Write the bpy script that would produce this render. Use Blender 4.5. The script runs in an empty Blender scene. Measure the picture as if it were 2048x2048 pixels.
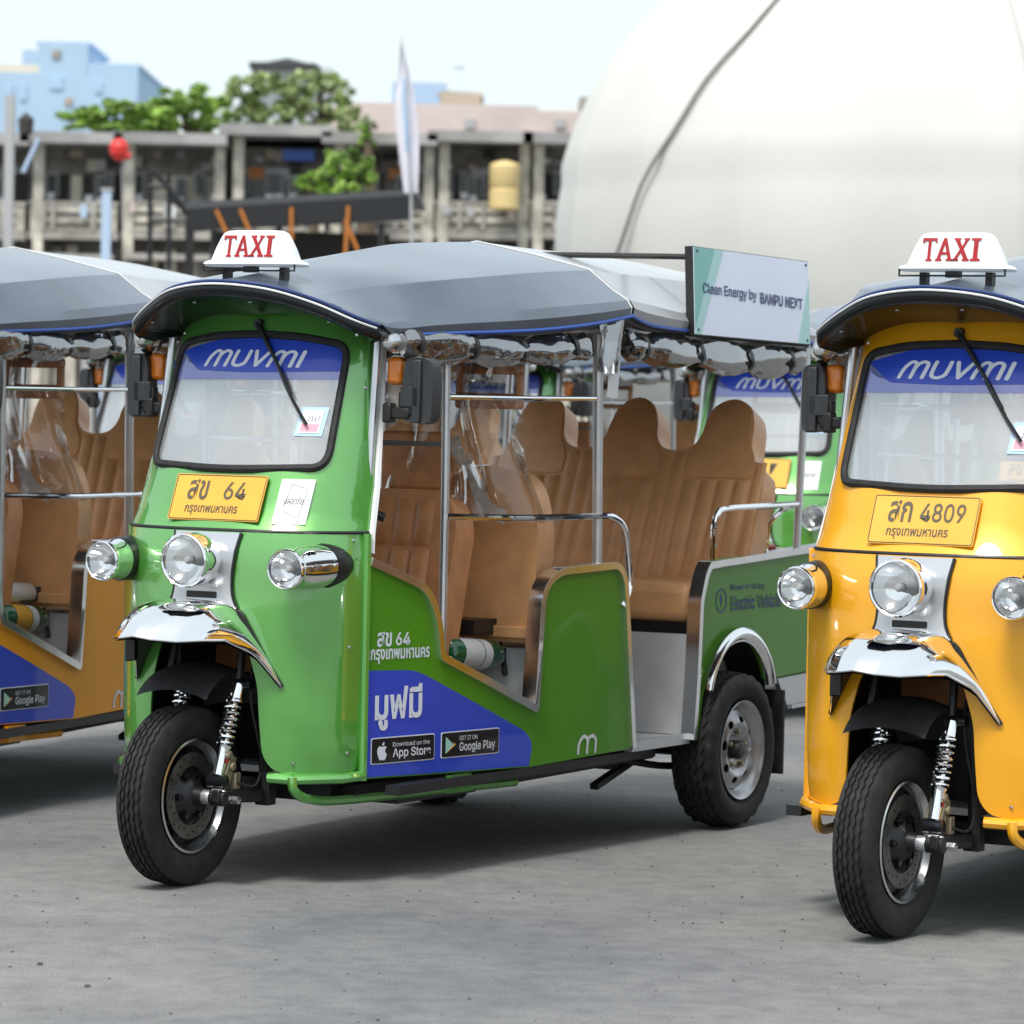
import bpy, bmesh, math, random
from mathutils import Vector, Matrix
from mathutils.geometry import tessellate_polygon
random.seed(7)
R = math.radians
PI = math.pi
SC = bpy.context.scene
COL = SC.collection

# ------------------------------------------------------------------ camera
F_PX, PITCH, ROLL, EYE = 7654.66, .0283, .0212, 1.461
cam_d = bpy.data.cameras.new('camera')
cam = bpy.data.objects.new('camera', cam_d)
COL.objects.link(cam)
_F = Vector((0, math.cos(PITCH), -math.sin(PITCH)))
_U = Vector((0, math.sin(PITCH), math.cos(PITCH)))
_Rr = Vector((1, 0, 0))
_r2 = _Rr * math.cos(ROLL) + _U * math.sin(ROLL)
_u2 = _U * math.cos(ROLL) - _Rr * math.sin(ROLL)
_m = Matrix((_r2, _u2, -_F)).transposed().to_4x4()
_m.translation = Vector((0, 0, EYE))
cam.matrix_world = _m
cam_d.sensor_width = 36
cam_d.lens = F_PX / 2048 * 36
cam_d.clip_start = .5
cam_d.clip_end = 3000
cam_d.dof.use_dof = True
cam_d.dof.focus_distance = 11.3
cam_d.dof.aperture_fstop = 6.3
SC.camera = cam

# ------------------------------------------------------------------ sky, sun, exposure
SUN_EL, SUN_AZ = R(61), R(206)      # azimuth measured from +Y (camera direction) clockwise
w = bpy.data.worlds.new('World')
SC.world = w
w.use_nodes = True
nt = w.node_tree
nt.nodes.clear()
sky = nt.nodes.new('ShaderNodeTexSky')
sky.sky_type = 'NISHITA'
sky.sun_disc = False
sky.sun_elevation = SUN_EL
sky.sun_rotation = SUN_AZ
sky.air_density = 1.0
sky.dust_density = 3.0
veil = nt.nodes.new('ShaderNodeMix')     # thin bright overcast veil over the blue
veil.data_type = 'RGBA'
veil.inputs['Factor'].default_value = .72
veil.inputs['B'].default_value = (5.2, 5.75, 5.95, 1)
bg = nt.nodes.new('ShaderNodeBackground')
bg.inputs['Strength'].default_value = .088
wo = nt.nodes.new('ShaderNodeOutputWorld')
nt.links.new(sky.outputs[0], veil.inputs['A'])
nt.links.new(veil.outputs['Result'], bg.inputs['Color'])
nt.links.new(bg.outputs[0], wo.inputs['Surface'])
sun_d = bpy.data.lights.new('sun', 'SUN')
sun_d.energy = 1.5
sun_d.angle = R(16)
sun_d.color = (1, .96, .9)
sun = bpy.data.objects.new('sun', sun_d)
COL.objects.link(sun)
_d = Vector((math.sin(SUN_AZ) * math.cos(SUN_EL), math.cos(SUN_AZ) * math.cos(SUN_EL), math.sin(SUN_EL)))
sun.rotation_euler = _d.to_track_quat('Z', 'Y').to_euler()
sun.location = (0, 0, 30)
SC.view_settings.view_transform = 'Standard'
SC.view_settings.look = 'None'
SC.view_settings.exposure = 1.2
SC.view_settings.gamma = 1
SC.cycles.max_bounces = 8
SC.cycles.transparent_max_bounces = 16
SC.cycles.caustics_reflective = False
SC.cycles.caustics_refractive = False

# ------------------------------------------------------------------ materials
MATS = {}


def mat(name, col, rough=.5, metal=0, coat=0, noise=0, nscale=20, bump=0, bscale=60, spec=.5, trans=0,
        alpha=1, rvar=0, emis=None, coords='Object', stretch=None, detail=4, hue=None, cior=1.5, crough=.03):
    if name in MATS:
        return MATS[name]
    m = bpy.data.materials.new(name)
    MATS[name] = m
    m.use_nodes = True
    t = m.node_tree
    b = t.nodes['Principled BSDF']
    b.inputs['Base Color'].default_value = (*col, 1)
    b.inputs['Roughness'].default_value = rough
    b.inputs['Metallic'].default_value = metal
    b.inputs['Specular IOR Level'].default_value = spec
    b.inputs['Coat Weight'].default_value = coat
    b.inputs['Coat Roughness'].default_value = crough
    b.inputs['Coat IOR'].default_value = cior
    b.inputs['Transmission Weight'].default_value = trans
    b.inputs['Alpha'].default_value = alpha
    if emis:
        b.inputs['Emission Color'].default_value = (*emis[0], 1)
        b.inputs['Emission Strength'].default_value = emis[1]
    tc = t.nodes.new('ShaderNodeTexCoord')
    mp = t.nodes.new('ShaderNodeMapping')
    t.links.new(tc.outputs[coords], mp.inputs['Vector'])
    if stretch:
        mp.inputs['Scale'].default_value = stretch
    if noise or rvar:
        n = t.nodes.new('ShaderNodeTexNoise')
        n.inputs['Scale'].default_value = nscale
        n.inputs['Detail'].default_value = detail
        t.links.new(mp.outputs[0], n.inputs['Vector'])
        if noise:
            mx = t.nodes.new('ShaderNodeMix')
            mx.data_type = 'RGBA'
            k = hue or (1, 1, 1)
            mx.inputs['A'].default_value = (*[max(0, c * (1 - noise)) for c in col], 1)
            mx.inputs['B'].default_value = (*[min(1, c * (1 + noise) * kk) for c, kk in zip(col, k)], 1)
            cr = t.nodes.new('ShaderNodeMapRange')
            cr.inputs['From Min'].default_value = .3
            cr.inputs['From Max'].default_value = .7
            t.links.new(n.outputs['Fac'], cr.inputs['Value'])
            t.links.new(cr.outputs[0], mx.inputs['Factor'])
            t.links.new(mx.outputs['Result'], b.inputs['Base Color'])
        if rvar:
            rr = t.nodes.new('ShaderNodeMapRange')
            rr.inputs['To Min'].default_value = max(0, rough - rvar)
            rr.inputs['To Max'].default_value = rough + rvar
            t.links.new(n.outputs['Fac'], rr.inputs['Value'])
            t.links.new(rr.outputs[0], b.inputs['Roughness'])
    if bump:
        n2 = t.nodes.new('ShaderNodeTexNoise')
        n2.inputs['Scale'].default_value = bscale
        n2.inputs['Detail'].default_value = 3
        t.links.new(mp.outputs[0], n2.inputs['Vector'])
        bp = t.nodes.new('ShaderNodeBump')
        bp.inputs['Strength'].default_value = bump
        bp.inputs['Distance'].default_value = .01
        t.links.new(n2.outputs['Fac'], bp.inputs['Height'])
        t.links.new(bp.outputs[0], b.inputs['Normal'])
    return m


def see_through(name, tint, gloss_rough, fac, haze=0, hazecol=(.8, .85, .88), bump=0, bscale=30, edge=0):
    """thin clear sheet: mix of transparent, glossy reflection and a little diffuse for dust and painted sheen"""
    m = bpy.data.materials.new(name)
    MATS[name] = m
    m.use_nodes = True
    t = m.node_tree
    t.nodes.clear()
    out = t.nodes.new('ShaderNodeOutputMaterial')
    tr = t.nodes.new('ShaderNodeBsdfTransparent')
    tr.inputs[0].default_value = (*tint, 1)
    gl = t.nodes.new('ShaderNodeBsdfGlossy')
    gl.inputs['Roughness'].default_value = gloss_rough
    df = t.nodes.new('ShaderNodeBsdfDiffuse')
    df.inputs[0].default_value = (*hazecol, 1)
    lw = t.nodes.new('ShaderNodeLayerWeight')
    lw.inputs['Blend'].default_value = .35
    mr = t.nodes.new('ShaderNodeMapRange')
    mr.inputs['To Min'].default_value = fac
    mr.inputs['To Max'].default_value = min(1, fac + .5 + edge)
    t.links.new(lw.outputs['Fresnel'], mr.inputs['Value'])
    a = t.nodes.new('ShaderNodeMixShader')
    t.links.new(mr.outputs[0], a.inputs[0])
    t.links.new(tr.outputs[0], a.inputs[1])
    t.links.new(gl.outputs[0], a.inputs[2])
    b = t.nodes.new('ShaderNodeMixShader')
    b.inputs[0].default_value = haze
    t.links.new(a.outputs[0], b.inputs[1])
    t.links.new(df.outputs[0], b.inputs[2])
    t.links.new(b.outputs[0], out.inputs[0])
    if bump:
        tc = t.nodes.new('ShaderNodeTexCoord')
        n2 = t.nodes.new('ShaderNodeTexNoise')
        n2.inputs['Scale'].default_value = bscale
        n2.inputs['Detail'].default_value = 1.5
        n2.inputs['Distortion'].default_value = 1.2
        t.links.new(tc.outputs['Object'], n2.inputs['Vector'])
        bp = t.nodes.new('ShaderNodeBump')
        bp.inputs['Strength'].default_value = bump
        bp.inputs['Distance'].default_value = .03
        t.links.new(n2.outputs['Fac'], bp.inputs['Height'])
        t.links.new(bp.outputs[0], gl.inputs['Normal'])
    return m


mat('green_paint', (.10, .38, .055), .34, coat=1, cior=1.95, metal=.40, noise=.06, nscale=5, detail=8, rvar=.10, bump=.03, bscale=7, crough=.06)
mat('yellow_paint', (.90, .41, .004), .38, coat=.8, cior=1.55, metal=.12, noise=.05, nscale=5, detail=8, rvar=.10, bump=.03, bscale=7, crough=.06)
mat('orange_paint', (.88, .35, .003), .40, coat=.25, spec=.3, noise=.04, nscale=3, bump=.02, bscale=9)
mat('panel_green', (.078, .27, .014), .30, coat=.25, spec=.35, noise=.06, nscale=2)
mat('trim_chrome', (.92, .92, .92), .17, metal=1, rvar=.06, nscale=7, bump=.10, bscale=9)
mat('chrome', (.90, .90, .90), .05, metal=1, rvar=.03, nscale=6, bump=.012, bscale=14)
mat('brushed_steel', (.62, .63, .64), .26, metal=1, rvar=.05, nscale=15)
mat('silver_paint', (.60, .61, .63), .28, metal=.75, coat=.4)
mat('tube_steel', (.62, .63, .65), .3, metal=.85, noise=.08, nscale=12)
mat('rubber', (.018, .018, .019), .62, noise=.3, nscale=30, bump=.08, bscale=150, spec=.35)
mat('tyre_rubber', (.018, .018, .019), .72, noise=.35, nscale=25, bump=.15, bscale=120, spec=.3, hue=(1.1, 1.05, 1))
mat('black_gasket', (.012, .012, .013), .4)
mat('black_gloss', (.006, .007, .009), .25, coat=.3)
mat('visor_black', (.004, .005, .007), .22, spec=.4)
mat('visor_under', (.012, .02, .06), .3)
mat('black_metal', (.009, .009, .010), .42, noise=.3, nscale=20)
mat('dark_grey_plastic', (.024, .026, .030), .40, noise=.12, nscale=40, bump=.05, bscale=250)
mat('leather', (.74, .385, .170), .40, noise=.10, nscale=14, bump=.10, bscale=160, rvar=.06)
mat('leather_dark', (.60, .255, .10), .38, noise=.14, nscale=14, bump=.14, bscale=160)
mat('canopy_vinyl', (.075, .098, .132), .40, noise=.16, nscale=5, detail=8, bump=.5, bscale=4, coat=.9, cior=1.6, crough=.20, rvar=.08)
mat('canopy_rear', (.33, .33, .34), .36, noise=.12, nscale=5, detail=8, bump=.5, bscale=4, coat=.8, cior=1.6, crough=.16, rvar=.05)
mat('lining', (.10, .11, .12), .7)
mat('blue_piping', (.03, .10, .42), .4)
mat('white_piping', (.75, .76, .76), .4)
mat('blue_film', (.018, .06, .50), .3, coat=.3, noise=.05, nscale=3)
mat('blue_decal', (.030, .070, .58), .3, coat=.5, noise=.05, nscale=3)
mat('white_decal', (.72, .76, .84), .4)
mat('black_decal', (.010, .011, .014), .3, coat=.4)
mat('navy_decal', (.02, .045, .16), .4)
mat('white_plastic', (.80, .80, .80), .3, coat=.3, noise=.04, nscale=6)
mat('red_print', (.36, .008, .012), .4, noise=.12, nscale=12)
mat('plate_yellow', (.80, .42, .055), .4, noise=.06, nscale=8)
mat('plate_ink', (.10, .085, .05), .5)
mat('paper', (.78, .79, .80), .5, noise=.04, nscale=14)
mat('pink_print', (.75, .36, .45), .5)
mat('pale_blue_print', (.42, .60, .80), .5)
mat('amber_lens', (.75, .20, .01), .15, coat=.6)
mat('board_face', (.80, .84, .97), .35, noise=.02, nscale=3)
mat('board_teal', (.20, .50, .46), .35)
mat('board_mint', (.42, .68, .66), .35)
mat('ext_green', (.005, .105, .035), .22, coat=.7)
mat('floor_grey', (.58, .59, .60), .45, noise=.1, nscale=9)
mat('brake_disc', (.17, .165, .15), .38, metal=.85, noise=.25, nscale=40)
mat('wheel_silver', (.42, .42, .43), .30, metal=.75, noise=.15, nscale=14)
mat('brass_worn', (.36, .30, .20), .45, metal=.7, noise=.3, nscale=40)
mat('lamp_reflector', (.90, .90, .90), .06, metal=1, bump=.10, bscale=30)
mat('red_plastic', (.5, .03, .02), .35)
mat('play_green', (.35, .62, .55), .4)
mat('play_orange', (.75, .35, .10), .4)
see_through('windshield_glass', (.90, .94, .94), .02, .26, haze=.17, hazecol=(.85, .88, .90))  # diffuse haze: dust, plus bright sky sheen put into the colour
see_through('clear_vinyl', (.94, .93, .92), .06, .05, haze=.03, bump=.3, bscale=7)
see_through('rolled_vinyl', (.30, .28, .26), .04, .42, haze=.06, hazecol=(.40, .38, .36), bump=.8, bscale=3.5)
see_through('milky_vinyl', (.95, .95, .95), .1, .15, haze=.38, hazecol=(.85, .84, .82))
see_through('pale_film', (.55, .62, .95), .05, .15, haze=.25, hazecol=(.45, .5, .95))
see_through('lens_glass', (.97, .98, .98), .02, .08, haze=.03)

# ------------------------------------------------------------------ mesh helpers
CACHE = {}


class MB:
    def __init__(s):
        s.v = []
        s.f = []

    def add(s, vs, fs):
        o = len(s.v)
        s.v += [tuple(v) for v in vs]
        s.f += [tuple(i + o for i in f) for f in fs]
        return s

    def box(s, c, d, rot=None, taper=1):
        hx, hy, hz = d[0] / 2, d[1] / 2, d[2] / 2
        vs = []
        for z in (-1, 1):
            k = taper if z > 0 else 1
            for x, y in ((-1, -1), (1, -1), (1, 1), (-1, 1)):
                p = Vector((x * hx * k, y * hy * k, z * hz))
                if rot is not None:
                    p = rot @ p
                vs.append(p + Vector(c))
        s.add(vs, [(3, 2, 1, 0), (4, 5, 6, 7), (0, 1, 5, 4), (1, 2, 6, 5), (2, 3, 7, 6), (3, 0, 4, 7)])
        return s

    def tube(s, path, r, n=8, closed=False, cap=True):
        P = [Vector(p) for p in path]
        rr = r if isinstance(r, (list, tuple)) else [r] * len(P)
        m = len(P)
        rings = []
        up = None
        for i, p in enumerate(P):
            a = P[(i - 1) % m] if (closed or i > 0) else P[i]
            b = P[(i + 1) % m] if (closed or i < m - 1) else P[i]
            d = (b - a).normalized()
            if up is None:
                up = Vector((0, 0, 1)) if abs(d.z) < .9 else Vector((1, 0, 0))
            x = up.cross(d)
            if x.length < 1e-6:
                x = Vector((1, 0, 0)).cross(d)
            x.normalize()
            y = d.cross(x)
            up = y
            rings.append([p + x * (rr[i] * math.cos(2 * PI * k / n)) + y * (rr[i] * math.sin(2 * PI * k / n)) for k in range(n)])
        vs = [q for g in rings for q in g]
        fs = []
        for i in range(m if closed else m - 1):
            j = (i + 1) % m
            for k in range(n):
                l = (k + 1) % n
                fs.append((i * n + k, i * n + l, j * n + l, j * n + k))
        if cap and not closed:
            fs.append(tuple(range(n - 1, -1, -1)))
            fs.append(tuple((m - 1) * n + k for k in range(n)))
        return s.add(vs, fs)

    def lathe(s, prof, n=24, org=(0, 0, 0), axis='x', arc=2 * PI, a0=0, cap=False):
        """prof: (along, radius) pairs, spun round axis through org"""
        o = Vector(org)
        full = abs(arc - 2 * PI) < 1e-6
        cnt = n if full else n + 1
        vs = []
        for (a, r) in prof:
            for k in range(cnt):
                t = a0 + arc * k / n
                c, q = r * math.cos(t), r * math.sin(t)
                v = {'x': (a, c, q), 'y': (c, a, q), 'z': (c, q, a)}[axis]
                vs.append(o + Vector(v))
        fs = []
        for i in range(len(prof) - 1):
            for k in range(n):
                l = (k + 1) % cnt
                fs.append((i * cnt + k, i * cnt + l, (i + 1) * cnt + l, (i + 1) * cnt + k))
        if cap:
            fs.append(tuple(range(cnt)))
            fs.append(tuple((len(prof) - 1) * cnt + k for k in range(cnt - 1, -1, -1)))
        return s.add(vs, fs)

    def grid(s, fn, nu, nv, thick=0):
        vs = [Vector(fn(i / nu, j / nv)) for j in range(nv + 1) for i in range(nu + 1)]
        fs = [(j * (nu + 1) + i, j * (nu + 1) + i + 1, (j + 1) * (nu + 1) + i + 1, (j + 1) * (nu + 1) + i)
              for j in range(nv) for i in range(nu)]
        return s.add(vs, fs)

    def sheet(s, outer, mapf, thick=.003, h0=0, holes=(), du=None, dv=None):
        """flat outline (u,v) -> triangulated, cut every du/dv, mapped on mapf(u,v,h), given thickness"""
        loops = [[Vector((p[0], p[1], 0)) for p in l] for l in [outer, *holes]]
        tris = tessellate_polygon(loops)
        pts = [p for l in loops for p in l]
        bm = bmesh.new()
        bv = [bm.verts.new(p) for p in pts]
        for t in tris:
            try:
                bm.faces.new([bv[i] for i in t])
            except ValueError:
                pass
        bmesh.ops.recalc_face_normals(bm, faces=bm.faces)
        for ax, st in ((0, du), (1, dv)):
            if not st:
                continue
            lo = min(p[ax] for p in pts)
            hi = max(p[ax] for p in pts)
            k = max(1, int(math.ceil((hi - lo) / st)))
            for i in range(1, k):
                co = [0, 0, 0]
                no = [0, 0, 0]
                co[ax] = lo + (hi - lo) * i / k
                no[ax] = 1
                bmesh.ops.bisect_plane(bm, geom=bm.verts[:] + bm.edges[:] + bm.faces[:], dist=1e-6, plane_co=co, plane_no=no)
        bm.verts.index_update()
        V = [v.co.copy() for v in bm.verts]
        n = len(V)
        F = [[v.index for v in f.verts] for f in bm.faces]
        E = [(e.verts[0].index, e.verts[1].index, e.link_faces[0]) for e in bm.edges if len(e.link_faces) == 1]
        top = [mapf(p.x, p.y, h0 + thick) for p in V]
        fs = [tuple(f) for f in F]
        vs = top
        if thick:
            vs = top + [mapf(p.x, p.y, h0) for p in V]
            fs += [tuple(i + n for i in reversed(f)) for f in F]
            for a, b, lf in E:
                idx = [v.index for v in lf.verts]
                ia = idx.index(a)
                if idx[(ia + 1) % len(idx)] != b:
                    a, b = b, a
                fs.append((b, a, a + n, b + n))
        bm.free()
        return s.add(vs, fs)

    def mesh(s, name, smooth=True, angle=35):
        me = bpy.data.meshes.new(name)
        me.from_pydata(s.v, [], s.f)
        bm = bmesh.new()
        bm.from_mesh(me)
        bmesh.ops.remove_doubles(bm, verts=bm.verts, dist=1e-6)
        bmesh.ops.recalc_face_normals(bm, faces=bm.faces)
        if smooth:
            for f in bm.faces:
                f.smooth = True
            for e in bm.edges:
                if len(e.link_faces) == 2 and e.calc_face_angle(0) > R(angle):
                    e.smooth = False
        bm.to_mesh(me)
        bm.free()
        me.materials.append(None)
        return me


def put(name, me, m, parent=None, label=None, bevel=None, sub=0, loc=None, kind=None):
    o = bpy.data.objects.new(name, me)
    COL.objects.link(o)
    o.material_slots[0].link = 'OBJECT'
    o.material_slots[0].material = MATS[m] if isinstance(m, str) else m
    if parent is not None:
        o.parent = parent
    if loc is not None:
        o.location = loc
    if label:
        o['label'] = label
    if kind:
        o['kind'] = kind
    if bevel:
        b = o.modifiers.new('bevel', 'BEVEL')
        b.width = bevel
        b.segments = 2
        b.limit_method = 'ANGLE'
        b.angle_limit = R(38)
        b.harden_normals = False
    if sub:
        b = o.modifiers.new('sub', 'SUBSURF')
        b.levels = sub
        b.render_levels = sub
    return o


def part(key, name, m, parent, fn, smooth=True, angle=35, **kw):
    """build once, share the mesh data between alike parts of different vehicles"""
    if key not in CACHE:
        CACHE[key] = fn().mesh(name, smooth, angle)
    return put(name, CACHE[key], m, parent, **kw)


def thing(name, label, cat, loc=(0, 0, 0), rz=0, group=None):
    o = bpy.data.objects.new(name, None)
    COL.objects.link(o)
    o.location = loc
    o.rotation_euler = (0, 0, rz)
    o.empty_display_size = .1
    o['label'] = label
    o['category'] = cat
    if group:
        o['group'] = group
    return o


def tag(o, label, cat, group=None):
    o['label'] = label
    o['category'] = cat
    if group:
        o['group'] = group
    return o


def interp(x, tab):
    if x <= tab[0][0]:
        return tab[0][1]
    for (a, fa), (b, fb) in zip(tab, tab[1:]):
        if x <= b:
            return fa + (fb - fa) * (x - a) / (b - a)
    return tab[-1][1]


def rounded(pts, r, n=5):
    """round every corner of a closed 2-D outline by radius r (or per-corner list)"""
    out = []
    m = len(pts)
    for i in range(m):
        p = Vector(pts[i][:2])
        a = Vector(pts[i - 1][:2])
        b = Vector(pts[(i + 1) % m][:2])
        ri = r[i] if isinstance(r, (list, tuple)) else r
        u, v = (a - p), (b - p)
        ri = min(ri, u.length * .49, v.length * .49)
        if ri < 1e-5:
            out.append((p.x, p.y))
            continue
        p0 = p + u.normalized() * ri
        p1 = p + v.normalized() * ri
        for k in range(n + 1):
            t = k / n
            q = p0 * (1 - t) ** 2 + p * 2 * t * (1 - t) + p1 * t * t
            out.append((q.x, q.y))
    return out


def smooth_path(pts, n=6):
    """Catmull-Rom through points (any dimension)"""
    P = [Vector(p) for p in pts]
    out = []
    for i in range(len(P) - 1):
        a = P[max(i - 1, 0)]
        b = P[i]
        c = P[i + 1]
        d = P[min(i + 2, len(P) - 1)]
        for k in range(n):
            t = k / n
            out.append(.5 * ((2 * b) + (c - a) * t + (2 * a - 5 * b + 4 * c - d) * t * t + (3 * b - a - 3 * c + d) * t ** 3))
    out.append(P[-1])
    return out


def ribbon(path, w, side=0):
    """outline of a strip of width w along a 2-D path; side 0 centred, 1 left of travel, -1 right"""
    P = [Vector(p[:2]) for p in path]
    L, Rr = [], []
    for i, p in enumerate(P):
        d1 = (P[i] - P[i - 1]).normalized() if i else (P[1] - P[0]).normalized()
        d2 = (P[i + 1] - P[i]).normalized() if i < len(P) - 1 else d1
        n1 = Vector((-d1.y, d1.x))
        n2 = Vector((-d2.y, d2.x))
        n = (n1 + n2)
        n = n.normalized() if n.length > 1e-6 else n1
        k = 1 / max(.5, n.dot(n1))
        a = w / 2 * (1 + side) * k
        b = w / 2 * (1 - side) * k
        L.append(p + n * a)
        Rr.append(p - n * b)
    return [(p.x, p.y) for p in L + Rr[::-1]]


FONT = {}
_fd = bpy.utils.resource_path('LOCAL') + '/datafiles/fonts/'


def font(k):
    if k not in FONT:
        FONT[k] = None
        try:
            if k == 'thai':
                FONT[k] = bpy.data.fonts.load(_fd + 'NotoSansThai-VariableFont_wdth,wght.woff2')
            elif k == 'sans':
                FONT[k] = bpy.data.fonts.load(_fd + 'Inter.woff2')
        except Exception:
            FONT[k] = None
    return FONT[k]


TXT = {}


def text_tris(body, fnt='sans', bold=0.0):
    key = (body, fnt, bold)
    if key in TXT:
        return TXT[key]
    c = bpy.data.curves.new('t', 'FONT')
    c.body = body
    if font(fnt):
        c.font = font(fnt)
    c.offset = bold
    c.resolution_u = 3
    o = bpy.data.objects.new('t', c)
    COL.objects.link(o)
    dg = bpy.context.evaluated_depsgraph_get()
    dg.update()
    me = bpy.data.meshes.new_from_object(o.evaluated_get(dg))
    V = [(v.co.x, v.co.y) for v in me.vertices]
    Fc = [tuple(p.vertices) for p in me.polygons]
    bpy.data.objects.remove(o)
    bpy.data.curves.remove(c)
    bpy.data.meshes.remove(me)
    x0 = min(v[0] for v in V)
    x1 = max(v[0] for v in V)
    y0 = min(v[1] for v in V)
    y1 = max(v[1] for v in V)
    V = [((a - x0) / (x1 - x0), (b - y0) / (y1 - y0)) for a, b in V]
    TXT[key] = (V, Fc, (x1 - x0) / (y1 - y0))
    return TXT[key]


def text_mb(body, fn, fnt='sans', bold=0.0, mb=None):
    """fn(u,v in 0..1) -> 3-D point"""
    V, Fc, asp = text_tris(body, fnt, bold)
    return (mb or MB()).add([fn(u, v) for u, v in V], Fc)


def stroke(path, w, fn, mb, n=5, z=0):
    """round-ended flat pen stroke on a surface, fn(u,v,h)"""
    P = smooth_path([(p[0], p[1]) for p in path], n) if len(path) > 2 else [Vector(p) for p in path]
    k = 8
    out = ribbon(P, w)
    half = len(P)
    d0 = (P[0] - P[1]).normalized()
    d1 = (P[-1] - P[-2]).normalized()
    a0 = math.atan2(d0.y, d0.x)
    a1 = math.atan2(d1.y, d1.x)
    cap1 = [(P[-1].x + w / 2 * math.cos(a1 + PI / 2 - PI * i / k), P[-1].y + w / 2 * math.sin(a1 + PI / 2 - PI * i / k)) for i in range(1, k)]
    cap0 = [(P[0].x + w / 2 * math.cos(a0 + PI / 2 - PI * i / k), P[0].y + w / 2 * math.sin(a0 + PI / 2 - PI * i / k)) for i in range(1, k)]
    o = out[:half] + cap1 + out[half:] + cap0
    # quads strip instead of tessellation: robust when the pen line turns sharply
    L = out[:half]
    Rr = out[half:][::-1]
    vs = [fn(p[0], p[1], z) for p in L + Rr]
    fs = [(i, i + 1, half + i + 1, half + i) for i in range(half - 1)]
    mb.add(vs, fs)
    for c, cap in ((P[-1], cap1), (P[0], cap0)):
        ring = [(c.x + w / 2 * math.cos(2 * PI * i / 12), c.y + w / 2 * math.sin(2 * PI * i / 12)) for i in range(12)]
        mb.add([fn(p[0], p[1], z + .0002) for p in ring], [tuple(range(12))])
    return mb


def muvmi(mb, fn, z=0.0, w=.13):
    """the five rounded letters m u v m i, unit height, about 5 wide, leaning right"""
    def sl(p):
        return (p[0] + .22 * p[1], p[1])

    def m_at(x):
        for q in ([(x, 0), (x + .05, .55), (x + .25, .93), (x + .47, .85), (x + .5, .5), (x + .5, 0)],
                  [(x + .5, .5), (x + .58, .8), (x + .78, .95), (x + .98, .82), (x + 1.0, .45), (x + 1.0, 0)]):
            stroke([sl(p) for p in q], w, fn, mb, z=z)
    m_at(0)
    stroke([sl(p) for p in [(1.3, .95), (1.3, .45), (1.36, .12), (1.6, .0), (1.86, .14), (1.92, .45), (1.92, .95)]], w, fn, mb, z=z)
    stroke([sl((2.2, .95)), sl((2.48, .02))], w, fn, mb, z=z)
    stroke([sl((2.48, .02)), sl((2.85, .95))], w, fn, mb, z=z + .0003)
    m_at(3.05)
    stroke([sl((4.38, 0)), sl((4.38, .95))], w, fn, mb, z=z)
    return mb


# ------------------------------------------------------------------ tuk tuk surfaces (x forward, y left, z up; metres)
YT = [(.3, .42), (.6, .475), (.9, .52), (1.2, .555), (1.5, .58), (1.77, .595), (2.2, .605), (3.4, .615)]


def Ys(x):
    return interp(-x, YT)


def side(x, z, h):
    return Vector((x, Ys(x) + h, z))


def sideR(x, z, h):
    return Vector((x, -Ys(x) - h, z))


PLAN = smooth_path([(0, 0), (-.004, .1), (-.022, .2), (-.062, .29), (-.105, .345), (-.155, .388), (-.215, .412), (-.245, .42)], 4)
_cum = [0]
for _a, _b in zip(PLAN, PLAN[1:]):
    _cum.append(_cum[-1] + (_b - _a).length)
SMAX = _cum[-1]


def plan(s):
    s = max(0, min(abs(s), SMAX * 1.0))
    for i in range(len(_cum) - 1):
        if s <= _cum[i + 1] + 1e-9:
            t = (s - _cum[i]) / (_cum[i + 1] - _cum[i])
            return PLAN[i].lerp(PLAN[i + 1], t)
    return PLAN[-1].copy()


XC = [(.28, -.115), (.5, -.10), (.83, -.10), (1.0, -.108), (1.06, -.125), (1.075, -.135), (1.1, -.155), (1.26, -.215), (1.64, -.370), (1.80, -.43)]
WZ = [(.28, .97), (.4, 1.0), (.95, 1.02), (1.06, 1.0), (1.26, .95), (1.64, .862), (1.8, .83)]
QZ = [(1.0, 1.0), (1.26, .86), (1.64, .55), (1.8, .5)]


def shell(s, z, h):
    p = plan(s)
    e = .002
    q0, q1 = plan(max(abs(s) - e, 0)), plan(abs(s) + e)
    d = (q1 - q0)
    n = Vector((d.y, -d.x)).normalized() if d.length > 0 else Vector((1, 0))
    sg = -1 if s < 0 else 1
    wz, qz = interp(z, WZ), interp(z, QZ)
    x = interp(z, XC) + p.x * qz + n.x * h
    y = (p.y * wz + n.y * h) * sg
    return Vector((x, y, z))


def s_of_y(y, z):
    lo, hi = 0, SMAX
    for _ in range(30):
        m = (lo + hi) / 2
        if plan(m).y * interp(z, WZ) < abs(y):
            lo = m
        else:
            hi = m
    return math.copysign((lo + hi) / 2, y)


def shy(y, z, h):
    """shell point given lateral y"""
    return shell(s_of_y(y, z), z, h)


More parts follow.
